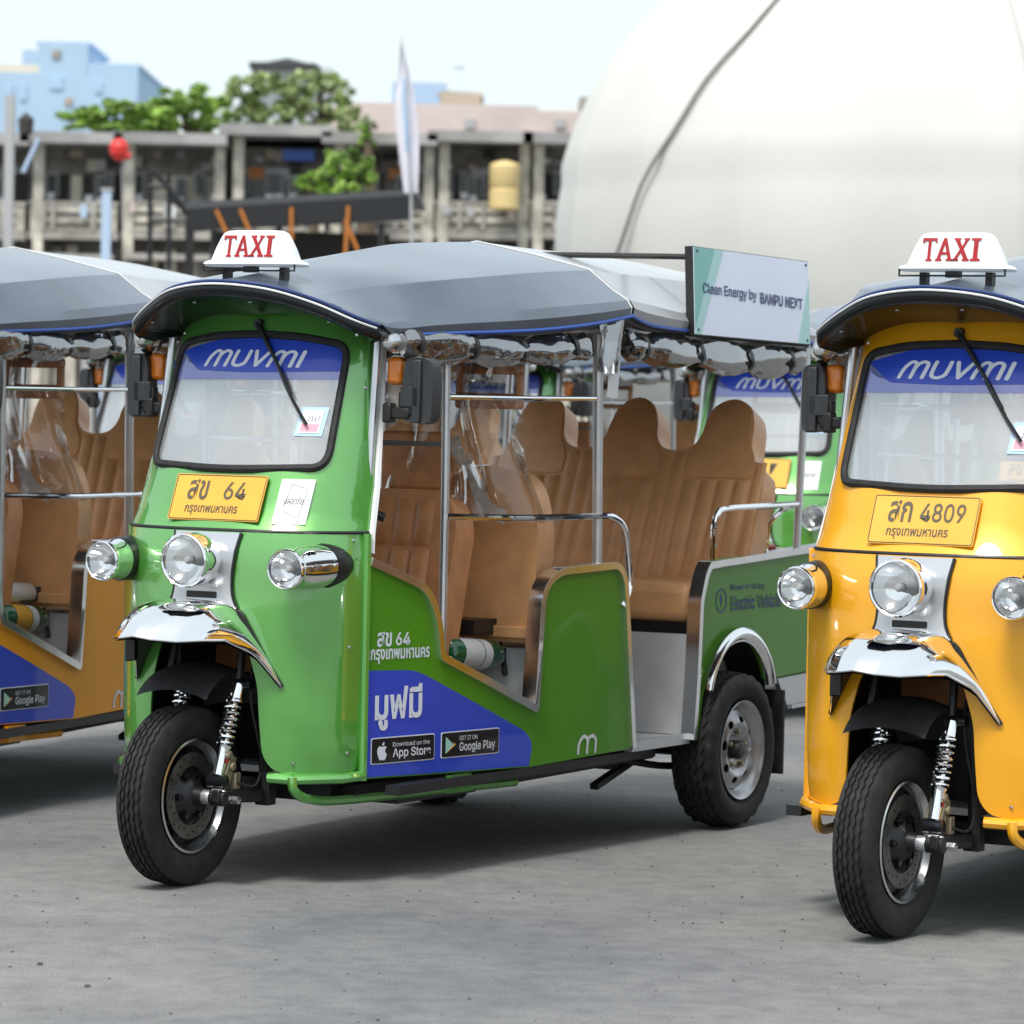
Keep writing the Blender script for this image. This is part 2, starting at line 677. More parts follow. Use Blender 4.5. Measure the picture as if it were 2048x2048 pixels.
# ------------------------------------------------------------------ tyres and wheels
def tyre_mb(Rr, hw, grooves, seg=150, amp=.0035, per=50, lug=0):
    """axis y; circumferential zig-zag grooves cut as real relief"""
    mb = MB()
    th = hw * .74
    prof = [(-hw * .72, Rr * .628), (-hw * .95, Rr * .70), (-hw * 1.03, Rr * .80), (-hw * 1.0, Rr * .89), (-hw * .90, Rr * .955), (-hw * .82, Rr * .978)]
    pts = [(a, r, 0, 0) for a, r in prof]
    gw = .0035
    for g in grooves:
        for dy, dep in ((-gw - .0012, 0), (-gw + .0002, -.007), (gw - .0002, -.007), (gw + .0012, 0)):
            y = g * th
            r0 = Rr - .012 * (abs(y + dy) / th) ** 2.2
            pts.append((y + dy, r0 + dep, 1, g))
    pts += [(-a, r, 0, 0) for a, r in reversed(prof)]
    n = len(pts)
    vs = []
    for k in range(seg):
        t = 2 * PI * k / seg
        ph = (k * per / seg) % 1
        zig = (abs(ph - .5) * 4 - 1) * amp
        lg = 1 if (k % 6) < 3 else 0
        for i, (y, r, zz, g) in enumerate(pts):
            rr = r
            yy = y + zig * zz * (1 if (g * 7) % 2 < 1 else -1)
            if i in (5, n - 6) or i in (4, n - 5):
                rr = r - lug * (1 - lg)
            vs.append((rr * math.cos(t), yy, rr * math.sin(t)))
    fs = [(k * n + i, k * n + i + 1, ((k + 1) % seg) * n + i + 1, ((k + 1) % seg) * n + i) for k in range(seg) for i in range(n - 1)]
    return mb.add(vs, fs)


def disc_map(y, sgn=1):
    return lambda a, b, h: Vector((a, y + sgn * h, b))


def circ(r, n=40, c=(0, 0), a0=0):
    return [(c[0] + r * math.cos(a0 + 2 * PI * k / n), c[1] + r * math.sin(a0 + 2 * PI * k / n)) for k in range(n)]


def slot(r, a, l, wd):
    """rounded slot centred at polar (r,a), tangential length l, radial width wd"""
    out = []
    for k in range(12):
        t = 2 * PI * k / 12
        u, v = l / 2 * math.cos(t), wd / 2 * math.sin(t)
        out.append((r * math.cos(a) + v * math.cos(a) - u * math.sin(a), r * math.sin(a) + v * math.sin(a) + u * math.cos(a)))
    return out


def front_wheel(par, z0=.27):
    wl = bpy.data.objects.new('front_wheel', None)
    COL.objects.link(wl)
    wl.parent = par
    wl.location = (0, 0, z0)
    wl.empty_display_size = .05
    part('ftyre', 'tyre', 'tyre_rubber', wl, lambda: tyre_mb(.27, .058, (-.78, -.4, 0, .4, .78), per=46), angle=50)
    part('frimlip', 'rim', 'brushed_steel', wl, lambda: MB().lathe(
        [(-.05, .172), (-.052, .165), (-.035, .158), (.02, .152), (.035, .158), (.052, .165), (.05, .172)], 56, axis='y'), angle=60)
    part('fwheeldish', 'wheel_dish', 'black_gloss', wl, lambda: MB().lathe(
        [(.024, .155), (.004, .148), (-.004, .12), (.0, .06), (.03, .05), (.03, .0)], 48, axis='y'))
    hs = lambda: MB().sheet(circ(.130, 48), disc_map(.036), .004,
                            holes=[circ(.088, 40)] + [circ(.0042, 6, (rr * math.cos(a), rr * math.sin(a))) for k in range(26)
                                                      for rr, a in [((.1, .109, .118)[k % 3], 2 * PI * k / 26)]])
    part('brakedisc', 'brake_disc', 'brake_disc', wl, hs)
    part('fhub', 'hub', 'black_metal', wl, lambda: MB().lathe([(.0, .09), (.02, .085), (.034, .06), (.05, .05), (.06, .03), (.085, .026), (.088, 0)], 28, axis='y'))
    for k in range(6):
        a = 2 * PI * k / 6
        part('fbolt', 'wheel_bolt', 'black_gloss', wl, lambda: MB().lathe([(.0, .011), (.015, .010), (.017, 0)], 8, (0, 0, 0), 'y'), loc=(.068 * math.cos(a), .035, .068 * math.sin(a)))
    part('fhubcap', 'hub_cap', 'silver_paint', wl, lambda: MB().lathe([(.085, .022), (.115, .021), (.128, .014), (.132, 0)], 20, axis='y'))
    def bal():
        return MB().box((-.112, .047, -.115), (.02, .006, .028), Matrix.Rotation(R(40), 3, 'Y'))
    part('fwt', 'balance_weight', 'paper', wl, bal)
    return wl


def rear_wheel(par, x, y, sg, full=True):
    wl = bpy.data.objects.new('rear_wheel', None)
    COL.objects.link(wl)
    wl.parent = par
    wl.location = (x, y, .272)
    wl.empty_display_size = .05
    if sg < 0:
        wl.rotation_euler = (0, 0, PI)
    part('rtyre', 'tyre', 'tyre_rubber', wl, lambda: tyre_mb(.272, .082, (-.82, -.42, 0, .42, .82), seg=144, amp=.006, per=36, lug=.007), angle=50)
    part('rrim', 'rim', 'wheel_silver', wl, lambda: MB().lathe(
        [(-.06, .172), (.045, .155), (.055, .163), (.068, .168), (.075, .174), (.078, .172), (.075, .166), (.062, .157), (.05, .150), (.038, .140), (.034, .132)], 56, axis='y'), angle=60)
    def dsc():
        m = MB()
        def dm(a, b, h):
            r = math.hypot(a, b)
            yy = .036 + (.020 * math.exp(-((r - .095) / .03) ** 2)) - (.008 if r < .05 else 0)
            return Vector((a, yy + h, b))
        m.sheet(circ(.137, 48), dm, .004, holes=[circ(.03, 20)] + [slot(.106, 2 * PI * (k + .25) / 8, .036, .024) for k in range(8)], du=.02, dv=.02)
        return m
    part('rdisc', 'wheel_disc', 'wheel_silver', wl, dsc)
    part('rdrum', 'brake_drum', 'black_metal', wl, lambda: MB().lathe([(-.05, .13), (.0, .125), (.002, 0)], 32, axis='y'))
    part('rhub', 'hub', 'black_metal', wl, lambda: MB().lathe([(.0, .034), (.062, .032), (.072, .026), (.077, 0)], 20, axis='y'))
    if full:
        for k in range(5):
            a = 2 * PI * (k + .3) / 5
            part('nut', 'wheel_nut', 'brass_worn', wl, lambda: MB().lathe([(.0, .0095), (.034, .009), (.038, 0)], 6, (0, 0, 0), 'y'),
                 loc=(.062 * math.cos(a), .026, .062 * math.sin(a)))
    return wl


# ------------------------------------------------------------------ padded things
def pad_strip(x0, x1, v0, v1, bulge, fn, mb, n=6):
    """rounded pleat on the surface fn(a,b,h)"""
    w = x1 - x0
    vs, fs = [], []
    rows = [(v0, 0), (v0 + .012, 1), (v1 - .012, 1), (v1, 0)]
    for v, k in rows:
        for i in range(n + 1):
            t = i / n
            h = bulge * (1 - abs(2 * t - 1) ** 3) * k
            vs.append(fn(x0 + w * t, v, h - .002))
    for j in range(3):
        for i in range(n):
            a = j * (n + 1) + i
            fs.append((a, a + 1, a + n + 2, a + n + 1))
    return mb.add(vs, fs)


def incline(x0, z0, x1, z1, out=1):
    """map (y, v metres up the slope, h outwards to the front)"""
    d = Vector((x1 - x0, 0, z1 - z0)).normalized()
    n = Vector((d.z, 0, -d.x)) * out
    return lambda a, b, h: Vector((x0, a, z0)) + d * b + n * h


def pillow_outline(pts, r, n=6):
    return rounded(pts, r, n)


# ------------------------------------------------------------------ the tuk tuk
def mirror_y(mb):
    return MB().add([(x, -y, z) for x, y, z in mb.v], [tuple(reversed(f)) for f in mb.f])


def tuk_tuk(label, pos, heading, paint, panel, plate, plate_city='กรุงเทพมหานคร', near=True, art=True, board=False, taxi=True,
            sidetext=None, grp='tuk tuks parked in the yard', sticker=True):
    X, Z = pos
    rz = math.atan2(-math.cos(heading), -math.sin(heading))
    T = thing('tuk_tuk', label, 'tuk tuk', (X, Z, 0), rz, grp)
    P = lambda key, name, m, fn, **kw: part(key, name, m, T, fn, **kw)

    # ---- lower front shell with its wheel notch
    sm = SMAX
    out = [(-sm, .345), (-.30, .335), (-.24, .345), (-.205, .39), (-.19, .6), (-.16, .70), (-.10, .79), (.10, .79), (.16, .70), (.19, .6), (.205, .39), (.24, .345), (.30, .335), (sm, .345), (sm, 1.06), (-sm, 1.06)]
    out = rounded(out, [.04, .03, .03, .05, .03, .02, .02, .02, .02, .03, .05, .03, .03, .04, 0, 0], 3)
    P('shell_low', 'front_shell', paint, lambda: MB().sheet(out, shell, .006, -.006, du=.022, dv=.05))
    # ---- upper shell around the windshield
    gl = []
    zb, zt = 1.262, 1.632
    gout = [(-.298, zb), (.298, zb), (.290, zt - .01), (.15, zt + .012), (0, zt + .018), (-.15, zt + .012), (-.290, zt - .01)]
    def gpath(off=0, rad=.055):
        p = [(s_of_y(-.305 - off, zb), zb - off), (0, zb - .012 - off), (s_of_y(.305 + off, zb), zb - off), (s_of_y(.292 + off, zt), zt - .012 + off), (s_of_y(.15, zt), zt + .014 + off), (0, zt + .02 + off), (s_of_y(-.15, zt), zt + .014 + off), (s_of_y(-.292 - off, zt), zt - .012 + off)]
        return rounded(p, [rad, .1, rad, rad, .05, .05, .05, rad], 7)
    def up():
        o = [(-sm, 1.066), (sm, 1.066), (sm, 1.66), (s_of_y(.25, 1.7), 1.71), (s_of_y(.12, 1.7), 1.745), (0, 1.755), (s_of_y(-.12, 1.7), 1.745), (s_of_y(-.25, 1.7), 1.71), (-sm, 1.66)]
        return MB().sheet(rounded(o, [0, 0, .03, .02, .02, .02, .02, .02, .03], 3), shell, .006, -.006, holes=[gpath(.012)], du=.025, dv=.05)
    P('shell_up', 'windshield_surround', paint, up)
    P('crease', 'body_seam', 'black_gasket', lambda: MB().tube([shell(-sm + 2 * sm * k / 40, 1.063, .0) for k in range(41)], .0055, 6))
    P('glass', 'windshield', 'windshield_glass', lambda: MB().sheet(gpath(.004), shell, .004, -.004, du=.03, dv=.06))
    P('gframe', 'windshield_frame', 'rubber', lambda: MB().tube([shell(a, b, .004) for a, b in gpath(.006)], .0125, 8, closed=True))
    # blue sun strip with the word on it
    def film():
        zz = 1.548
        o = [(s_of_y(-.290, zt), zt - .03), (s_of_y(-.288, 1.6), 1.60), (s_of_y(-.24, 1.57), 1.572), (s_of_y(-.2, 1.55), zz - .003), (0, zz - .008), (s_of_y(.298, 1.54), zz),
             (s_of_y(.296, 1.6), 1.60), (s_of_y(.288, zt), zt - .012), (s_of_y(.14, zt), zt + .008), (0, zt + .014), (s_of_y(-.14, zt), zt + .008)]
        return MB().sheet(rounded(o, .02, 4), shell, .0008, .0012, du=.03)
    P('film', 'sun_strip', 'blue_film', film)
    P('film2', 'pale_strip', 'pale_film', lambda: MB().sheet([(s_of_y(-.292, 1.55), 1.515), (s_of_y(.298, 1.53), 1.522), (s_of_y(.297, 1.55), 1.55), (s_of_y(-.18, 1.55), 1.548), (s_of_y(-.286, 1.58), 1.59)], shell, .0006, .0004, du=.03))
    def word():
        mb = MB()
        hgt = .048
        k = .35 / 4.62
        def fn(u, v, h):
            z = 1.548 + .012 + v * hgt
            return shell(s_of_y(-.168 + u * k, 1.58), z, .003 + h)
        muvmi(mb, fn, 0, .175)
        return mb
    P('word', 'lettering', 'white_decal', word, label='white lettering reading muvmi' )
    for q, (ss, zz) in enumerate(((.47, 1.04), (.47, .40), (-.47, 1.04), (.46, 1.50), (-.40, 1.66), (.40, 1.66), (.47, .72), (.30, .37))):
        c0 = shell(ss, zz, .002)
        P(('scr', q), 'body_screw', 'brushed_steel', lambda c0=c0: MB().lathe([(-.002, .0055), (.003, .0045), (.004, 0)], 8, c0))
    # pillar strips in bright metal
    for sg in (1, -1):
        def pil(sg=sg):
            pts = [shell(sg * sm, z, 0) + Vector((-.012, .006 * sg, 0)) for z in (1.0, 1.06, 1.2, 1.4, 1.6, 1.68)]
            return MB().tube(pts, .011, 6)
        P(('pil', sg), 'pillar_trim', 'white_piping', pil)
        def seam(sg=sg):
            return MB().tube([Vector((-.345, sg * .427, z)) for z in (.315, .6, .9, 1.06)], .014, 8)
        P(('seam', sg), 'corner_tube', paint, seam)
        # sill tube and bumper loop
        P(('sill', sg), 'sill_tube', paint, lambda sg=sg: MB().tube([(-.345, sg * .427, .33), (-.27, sg * .40, .325), (-.16, sg * .30, .322), (-.14, sg * .22, .325)], .016, 8))
        P(('bump', sg), 'bumper_bar', paint, lambda sg=sg: MB().tube(
            smooth_path([(-.15, sg * .30, .33), (-.155, sg * .305, .29), (-.21, sg * .32, .262), (-.35, sg * .35, .25), (-.8, sg * .42, .25), (-1.2, sg * .48, .25)], 5), .015, 8))
    # ---- nose strip
    def nose():
        def fn(a, b, h):
            return shell(a, b, h)
        L = smooth_path([(.118, 1.056), (.108, 1.0), (.100, .93), (.104, .87), (.122, .828)], 5)
        o = [(p[0], p[1]) for p in L] + [(-p[0], p[1]) for p in reversed(L)]
        return MB().sheet(o, fn, .009, 0, du=.03, dv=.04)
    P('nose', 'nose_panel', 'silver_paint', nose)
    for sg in (1, -1):
        P(('noseg', sg), 'nose_gasket', 'black_gasket', lambda sg=sg: MB().tube(
            [shell(sg * a, b, .006) for a, b in smooth_path([(.118, 1.056), (.108, 1.0), (.100, .93), (.104, .87), (.122, .828)], 5)], .0055, 6))
    P('noseslot', 'vent_slot', 'black_gasket', lambda: MB().sheet(rounded([(-.052, .858), (.052, .858), (.052, .878), (-.052, .878)], .004, 2), shell, .003, .009, du=.03))
    P('fgask', 'fender_gasket', 'black_gasket', lambda: MB().tube([shy(y, z, .004) for y, z in smooth_path([(-.262, .60), (-.21, .69), (-.165, .77), (-.12, .825), (0, .838), (.12, .825), (.165, .77), (.21, .69), (.262, .60)], 5)], .0065, 6))

    # ---- headlamps
    def lamp(key, c, r, back, pod):
        LT = bpy.data.objects.new('headlamp', None)
        COL.objects.link(LT)
        LT.parent = T
        LT.location = c
        LT.rotation_euler = (0, R(2), R(0 if c[1] == 0 else math.copysign(3, c[1])))
        LT.empty_display_size = .03
        q = lambda k, n, m, fn, **kw: part((key, k), n, m, LT, fn, **kw)
        def shear(mb):
            k = math.copysign(.17, c[1])
            mb.v = [(x, y + k * max(0, -x - .02), z) for x, y, z in mb.v]
            return mb
        if pod:
            q('b', 'bucket', 'chrome', lambda: shear(MB().lathe([(-.012, r * .97), (-.03, r * .93), (-.06, r * 1.0), (-.12, r * 1.06), (-.18, r * 1.02), (-.24, r * .85), (-.28, r * .58), (-.30, 0)], 36)))
            q('g', 'gasket', 'black_gasket', lambda: shear(MB().lathe([(-.085, r * 1.02), (-.095, r * 1.09), (-.175, r * 1.10), (-.22, r * 1.02)] if c[1] < 0 else [(-.165, r * 1.05), (-.175, r * 1.10), (-.22, r * 1.02), (-.26, r * .84), (-.30, r * .5), (-.32, 0)], 36)))
        else:
            q('b', 'bucket', 'chrome', lambda: MB().lathe([(-.012, r * .97), (-.03, r * .95), (-.06, r * .97), (-.085, r * .88), (-.125, r * .70)], 40))
        q('r', 'bezel', 'chrome', lambda: MB().lathe([(-.014, r * .98), (-.006, r * 1.0), (.004, r * .985), (.009, r * .93), (.006, r * .885), (-.006, r * .86)], 40))
        q('f', 'reflector', 'lamp_reflector', lambda: MB().lathe([(-.004, r * .87), (-.02, r * .70), (-.034, r * .42), (-.038, r * .15), (-.038, 0)], 32))
        q('u', 'bulb', 'paper', lambda: MB().lathe([(-.036, .012), (-.018, .012), (-.010, .007), (-.008, 0)], 12))
        q('l', 'lens', 'lens_glass', lambda: MB().lathe([(.0, r * .88), (.006, r * .70), (.011, r * .40), (.013, 0)], 32))
    lamp('L0', (.002, 0, .972), .083, 0, False)
    lamp('L1', (-.044, .33, .957), .062, 0, True)
    lamp('L2', (-.044, -.33, .957), .062, 0, True)
    for sg in (1, -1):
        P(('amb', sg), 'side_reflector', 'amber_lens', lambda sg=sg: MB().sheet(
            rounded([(-.27, .946), (-.14, .948), (-.14, .964), (-.265, .964)], .004, 2),
            lambda a, b, h: Vector((a, sg * (.33 + .17 * (-a - .064) - .012 + interp(-a, [(.1, .064), (.18, .0655), (.22, .061), (.27, .045)]) + h), b)), .004, -.002, du=.03))

    # ---- chrome front mudguard
    A = [(0, -.09, 0, .838), (.2, -.092, .07, .836), (.36, -.098, .123, .826), (.55, -.112, .165, .765), (.75, -.128, .21, .69), (1, -.142, .262, .60)]
    B = [(0, .262, 0, .758), (.2, .25, .055, .750), (.4, .20, .11, .744), (.55, .13, .15, .746), (.7, .045, .178, .744), (.85, -.06, .215, .70), (1, -.142, .262, .60)]
    def at(tab, u):
        k = abs(u)
        return Vector((interp(k, [(t[0], t[1]) for t in tab]), math.copysign(interp(k, [(t[0], t[2]) for t in tab]), u), interp(k, [(t[0], t[3]) for t in tab])))
    def fend():
        def fn(a, b):
            u = a * 2 - 1
            p, q = at(A, u), at(B, u)
            bul = .052 * (4 * b * (1 - b)) ** .8 * (1 - abs(u) ** 3)
            r = p.lerp(q, b)
            return r + Vector((.2 * bul, math.copysign(bul * .35 * abs(u), u), bul))
        return MB().grid(fn, 60, 16)
    P('fender', 'front_mudguard', 'chrome', fend)
    P('fenderrim', 'mudguard_rim', 'chrome', lambda: MB().tube([at(B, -1 + 2 * k / 60) for k in range(61)], .004, 6))
    P('fendin', 'mudguard_liner', 'black_metal', lambda: MB().grid(lambda a, b: at(A, a * 2 - 1).lerp(at(B, a * 2 - 1), b * .97) + Vector((0, 0, -.012)), 40, 8))
    P('flapL', 'mudguard_bracket', 'black_metal', lambda: MB().box((.03, -.165, .70), (.055, .008, .07)).box((.055, -.15, .70), (.008, .03, .06)))
    # ---- wheel well, inner guard, fork
    def well():
        m = MB()
        x0, x1 = -.125, -.55
        m.add([(x0, -.20, .34), (x1, -.20, .34), (x1, -.20, .84), (x0, -.20, .84)], [(0, 1, 2, 3)])
        m.add([(x0, .20, .34), (x1, .20, .34), (x1, .20, .84), (x0, .20, .84)], [(0, 3, 2, 1)])
        m.add([(x1, -.20, .30), (x1, .20, .30), (x1, .20, .84), (x1, -.20, .84)], [(0, 1, 2, 3)])
        m.add([(x0, -.20, .84), (x0, .20, .84), (x1, .20, .84), (x1, -.20, .84)], [(0, 1, 2, 3)])
        return m
    P('well', 'wheel_well', 'black_metal', well)
    P('iguard', 'inner_guard', 'rubber', lambda: MB().grid(
        lambda a, b: Vector((-.11 + .24 * math.cos(R(45) + a * R(100)), (-.125 + .25 * b), .27 + (.375 + .03 * (4 * b * (1 - b)) - .02 * a) * math.sin(R(45) + a * R(100)) ** .7)), 24, 8))
    for sg in (1, -1):
        pts = [Vector((-.115, .125, .60)), Vector((-.012, .125, .335))] if sg > 0 else [Vector((-.165, -.098, .60)), Vector((-.06, -.098, .335))]
        def shock(sg=sg, pts=pts):
            m = MB()
            a, b = pts
            m.tube([a, a.lerp(b, .16)], .024, 14)
            m.tube([a.lerp(b, .16), a.lerp(b, .70)], .010, 10)
            m.tube([a.lerp(b, .68), a.lerp(b, .72), a.lerp(b, 1.0)], [.024, .019, .017], 14)
            return m
        P(('shock', sg), 'shock_absorber', 'chrome', shock)
        def coil(sg=sg, pts=pts):
            a, b = pts
            d = (b - a).normalized()
            s1 = d.cross(Vector((0, 1, 0))).normalized()
            s2 = d.cross(s1)
            n = 130
            return MB().tube([a.lerp(b, .13 + .56 * i / n) + s1 * (.024 * math.cos(i * 2 * PI * 8.5 / n)) + s2 * (.024 * math.sin(i * 2 * PI * 8.5 / n)) for i in range(n + 1)], .0046, 6)
        P(('coil', sg), 'coil_spring', 'chrome', coil)
        P(('fork', sg), 'fork_leg', 'black_metal', lambda sg=sg: MB().tube([(-.20, sg * .15, .74), (-.225, sg * .15, .45), (-.24, sg * .15, .24)], .020, 8)
          .tube([(-.115, sg * .125, .60), (-.14, sg * .12, .72)], .013, 8))
        P(('arm', sg), 'swing_arm', 'black_metal', lambda sg=sg: MB().box((-.10, sg * .145, .268), (.26, .026, .038), Matrix.Rotation(R(-4), 3, 'Y')).box((-.245, sg * .145, .268), (.045, .05, .075))
          .lathe([(.115, .026), (.165, .024), (.17, 0)], 12, (0, 0, .27), 'y') if sg > 0 else
          MB().box((-.10, sg * .145, .268), (.26, .026, .038), Matrix.Rotation(R(-4), 3, 'Y')), bevel=.004)
    P('armbolt', 'axle_bolt', 'brushed_steel', lambda: MB().lathe([(.12, .016), (.150, .015), (.163, .010), (.166, 0)], 12, (.0, 0, .285), 'y').lathe([(.155, .014), (.18, .013), (.183, 0)], 6, (-.045, 0, .262), 'y'))
    P('shockeye', 'shock_mount', 'black_gloss', lambda: MB().lathe([(.10, .022), (.155, .021), (.158, 0)], 14, (-.008, 0, .318), 'y'))
    P('shockeye2', 'shock_mount', 'black_gloss', lambda: MB().lathe([(.118, .018), (.17, .017), (.172, 0)], 14, (-.118, 0, .605), 'y'))
    P('caliper', 'brake_caliper', 'brass_worn', lambda: MB().box((-.055, .115, .345), (.035, .05, .10), Matrix.Rotation(R(-28), 3, 'Y')).box((-.085, .135, .315), (.03, .03, .05)).tube([(-.03, .14, .39), (-.05, .14, .40), (-.06, .14, .385)], .01, 8).lathe([(.13, .014), (.152, .013), (.154, 0)], 10, (-.06, 0, .36), 'y'), bevel=.006)
    P('hose', 'brake_hose', 'rubber', lambda: MB().tube(smooth_path([(-.08, .15, .31), (-.14, .175, .30), (-.165, .18, .37), (-.145, .17, .47), (-.13, .16, .56), (-.15, .15, .66)], 6), .004, 6))
    P('shockmark', 'red_sticker', 'red_plastic', lambda: MB().lathe([(.1455, .008), (.146, 0)], 10, (-.028, 0, .378), 'y'))
    front_wheel(T)

    # ---- visor
    VY = [(-.44, -.375, 1.672), (-.40, -.29, 1.692), (-.30, -.225, 1.742), (-.17, -.155, 1.785), (0, -.12, 1.802), (.17, -.155, 1.788), (.30, -.225, 1.748), (.40, -.29, 1.70), (.44, -.375, 1.675)]
    vp = smooth_path([(x, y, z) for y, x, z in VY], 5)
    def visor():
        m = MB()
        rows = []
        for i, p in enumerate(vp):
            k = 1 - abs(p.y) / .44
            e = min(1, k * 6)
            rows.append([p + Vector((-.05 * e - .01, 0, .010 * e)), p + Vector((-.02 * e, 0, .008 * e)), p + Vector((0, 0, .004)), p + Vector((.006, 0, -.012)), p + Vector((.002, 0, -.028)), p + Vector((-.010, 0, -.036)),
                         p + Vector((-.05 * e - .01, 0, -.030)), p + Vector((-.24 * e - .02, -p.y * .10, -.042 - .042 * k))])
        n = len(rows[0])
        m.add([q for r in rows for q in r], [(i * n + j, i * n + j + 1, (i + 1) * n + j + 1, (i + 1) * n + j) for i in range(len(rows) - 1) for j in range(n - 1)])
        return m
    P('visor', 'sun_visor', 'visor_black', visor, angle=60)
    P('vpipe', 'visor_piping', 'white_piping', lambda: MB().tube([p + Vector((.004, 0, .001)) for p in vp[1:-1]], .0035, 6))
    P('vpipe2', 'visor_edge', 'navy_decal', lambda: MB().tube([p + Vector((-.014, 0, .010)) for p in vp[1:-1]], .0055, 6))
    P('vbolt', 'visor_bolt', 'white_decal', lambda: (lambda m: [m.lathe([(0, .006), (.003, .004), (.004, 0)], 8, Vector((interp(y, [(v[0], v[1]) for v in VY]) - .035, y, interp(y, [(v[0], v[2]) for v in VY]) - .046)), 'z') for y in (-.32, -.1, .1, .32)] and m)(MB()))

    # ---- canopy
    ST = [  # x, half width edge, z edge, z fascia top, crease y, crease z, ridge z
        (-.44, .465, 1.662, 1.700, .27, 1.798, 1.855),
        (-.62, .515, 1.674, 1.722, .43, 1.832, 1.903),
        (-1.03, .585, 1.694, 1.757, .46, 1.868, 1.966),
        (-1.35, .628, 1.722, 1.785, .47, 1.893, 1.990),
        (-1.62, .640, 1.757, 1.806, .47, 1.908, 2.004),
        (-1.64, .640, 1.757, 1.806, .47, 1.908, 2.004),
        (-1.78, .640, 1.733, 1.797, .47, 1.906, 2.002),
        (-2.10, .640, 1.720, 1.774, .465, 1.902, 1.998),
        (-2.60, .640, 1.712, 1.762, .46, 1.896, 1.994),
        (-3.05, .640, 1.705, 1.752, .44, 1.885, 1.975),
        (-3.22, .600, 1.700, 1.742, .30, 1.850, 1.925)]
    def section(r):
        x, w_, ze, zf, yc, zc, zr = r
        half = [(w_, ze), (w_ + .006, (ze + zf) / 2), (w_ - .012, zf), (w_ * .6 + yc * .4, zf + (zc - zf) * .40 - .010), (yc + .004, zc - .003), (yc - .004, zc), (yc * .5, (zc + zr) / 2 + .004), (0, zr)]
        return [Vector((x - .10 * (1 - abs(y) / w_) * (1 if x < -.5 and x > -1.9 else 0), y, z)) for y, z in half] + [Vector((x - .10 * (1 - abs(y) / w_) * (1 if x < -.5 and x > -1.9 else 0), -y, z)) for y, z in reversed(half[:-1])]
    def canopy(a, b):
        rows = [section(r) for r in ST[a:b]]
        if a == 0:
            lip = []
            for q in rows[0]:
                y = max(-.435, min(.435, q.y))
                lip.append(Vector((interp(y, [(v[0], v[1]) for v in VY]) - .03, y, interp(y, [(v[0], v[2]) for v in VY]) + .012)))
            rows.insert(0, lip)
        # smooth interpolation between stations
        fine = []
        for i in range(len(rows) - 1):
            p0 = rows[max(i - 1, 0)]
            p3 = rows[min(i + 2, len(rows) - 1)]
            for k in range(6):
                t = k / 6
                fine.append([.5 * ((2 * q1) + (q2 - q0) * t + (2 * q0 - 5 * q1 + 4 * q2 - q3) * t * t + (3 * q1 - q0 - 3 * q2 + q3) * t ** 3)
                             for q0, q1, q2, q3 in zip(p0, rows[i], rows[i + 1], p3)])
        fine.append(rows[-1])
        n = len(fine[0])
        m = MB().add([q for r in fine for q in r], [(i * n + j, i * n + j + 1, (i + 1) * n + j + 1, (i + 1) * n + j) for i in range(len(fine) - 1) for j in range(n - 1)])
        return m
    P('can1', 'front_canopy', 'canopy_vinyl', lambda: canopy(0, 5), angle=14)
    P('can2', 'rear_canopy', 'canopy_rear', lambda: canopy(5, 11), angle=14)
    P('canback', 'canopy_back', 'canopy_rear', lambda: MB().add(section(ST[-1]), [tuple(range(15))]))
    P('canlin', 'canopy_lining', 'lining', lambda: (lambda m: m.add([Vector(v) * 1.0 + Vector((0, 0, -.02)) for v in m.v], m.f) and MB().add([(v[0], v[1] * .97, v[2] - .02) for v in canopy(0, 11).v], canopy(0, 11).f))(MB()))
    P('canseam', 'canopy_seam_highlight', 'white_piping', lambda: MB().tube([p + Vector((0, 0, .002)) for p in section(ST[4])], .0026, 6))  # the seam's white is a thin highlight put into its colour
    for sg in (1, -1):
        P(('cpipe', sg), 'canopy_piping', 'blue_piping', lambda sg=sg: MB().tube(smooth_path([(r[0], sg * r[1], r[2] - .003) for r in ST], 4), .0065, 6))
    # ---- frame posts and rails
    for sg in (1, -1):
        def tb(key, name, pts, r=.0145, sg=sg, m='tube_steel'):
            P((key, sg), name, m, lambda: MB().tube([(x, sg * y, z) for x, y, z in pts], r, 10))
        tb('pB', 'post', [(-.775, .445, .33), (-.775, .445, 1.2), (-.765, .445, 1.70)], .0135)
        tb('pC', 'post', [(-1.55, .575, .925), (-1.53, .577, 1.4), (-1.515, .578, 1.75)], .017)
        tb('pD', 'post', [(-3.02, .608, .955), (-3.05, .61, 1.4), (-3.07, .61, 1.71)], .0145)
        tb('pA', 'post', [(-.375, .395, .95), (-.47, .375, 1.66)], .013)
        tb('r1', 'rail', [(-.77, .455, 1.478), (-1.1, .54, 1.479), (-1.515, .577, 1.483)], .0085, m='chrome')
        tb('r2', 'rail', smooth_path([(-.77, .455, 1.106), (-1.1, .54, 1.10), (-1.5, .58, 1.10), (-1.62, .588, 1.097), (-1.70, .592, 1.06), (-1.735, .593, .96), (-1.745, .594, .86), (-1.70, .592, .80)], 5), .0105, m='chrome')
        tb('r3', 'rail', smooth_path([(-2.36, .60, .94), (-2.36, .60, 1.04), (-2.385, .60, 1.095), (-2.46, .603, 1.113), (-2.8, .606, 1.118), (-3.05, .608, 1.122)], 5), .011, m='chrome')
        tb('r4', 'rail', [(-2.86, .56, .945), (-2.87, .565, 1.05), (-2.92, .59, 1.10), (-3.02, .605, 1.12)], .010, m='chrome')
        tb('top', 'roof_rail', [(-.42, .44, 1.675), (-.9, .535, 1.68), (-1.3, .58, 1.70), (-1.7, .60, 1.71), (-3.08, .60, 1.69)], .012)
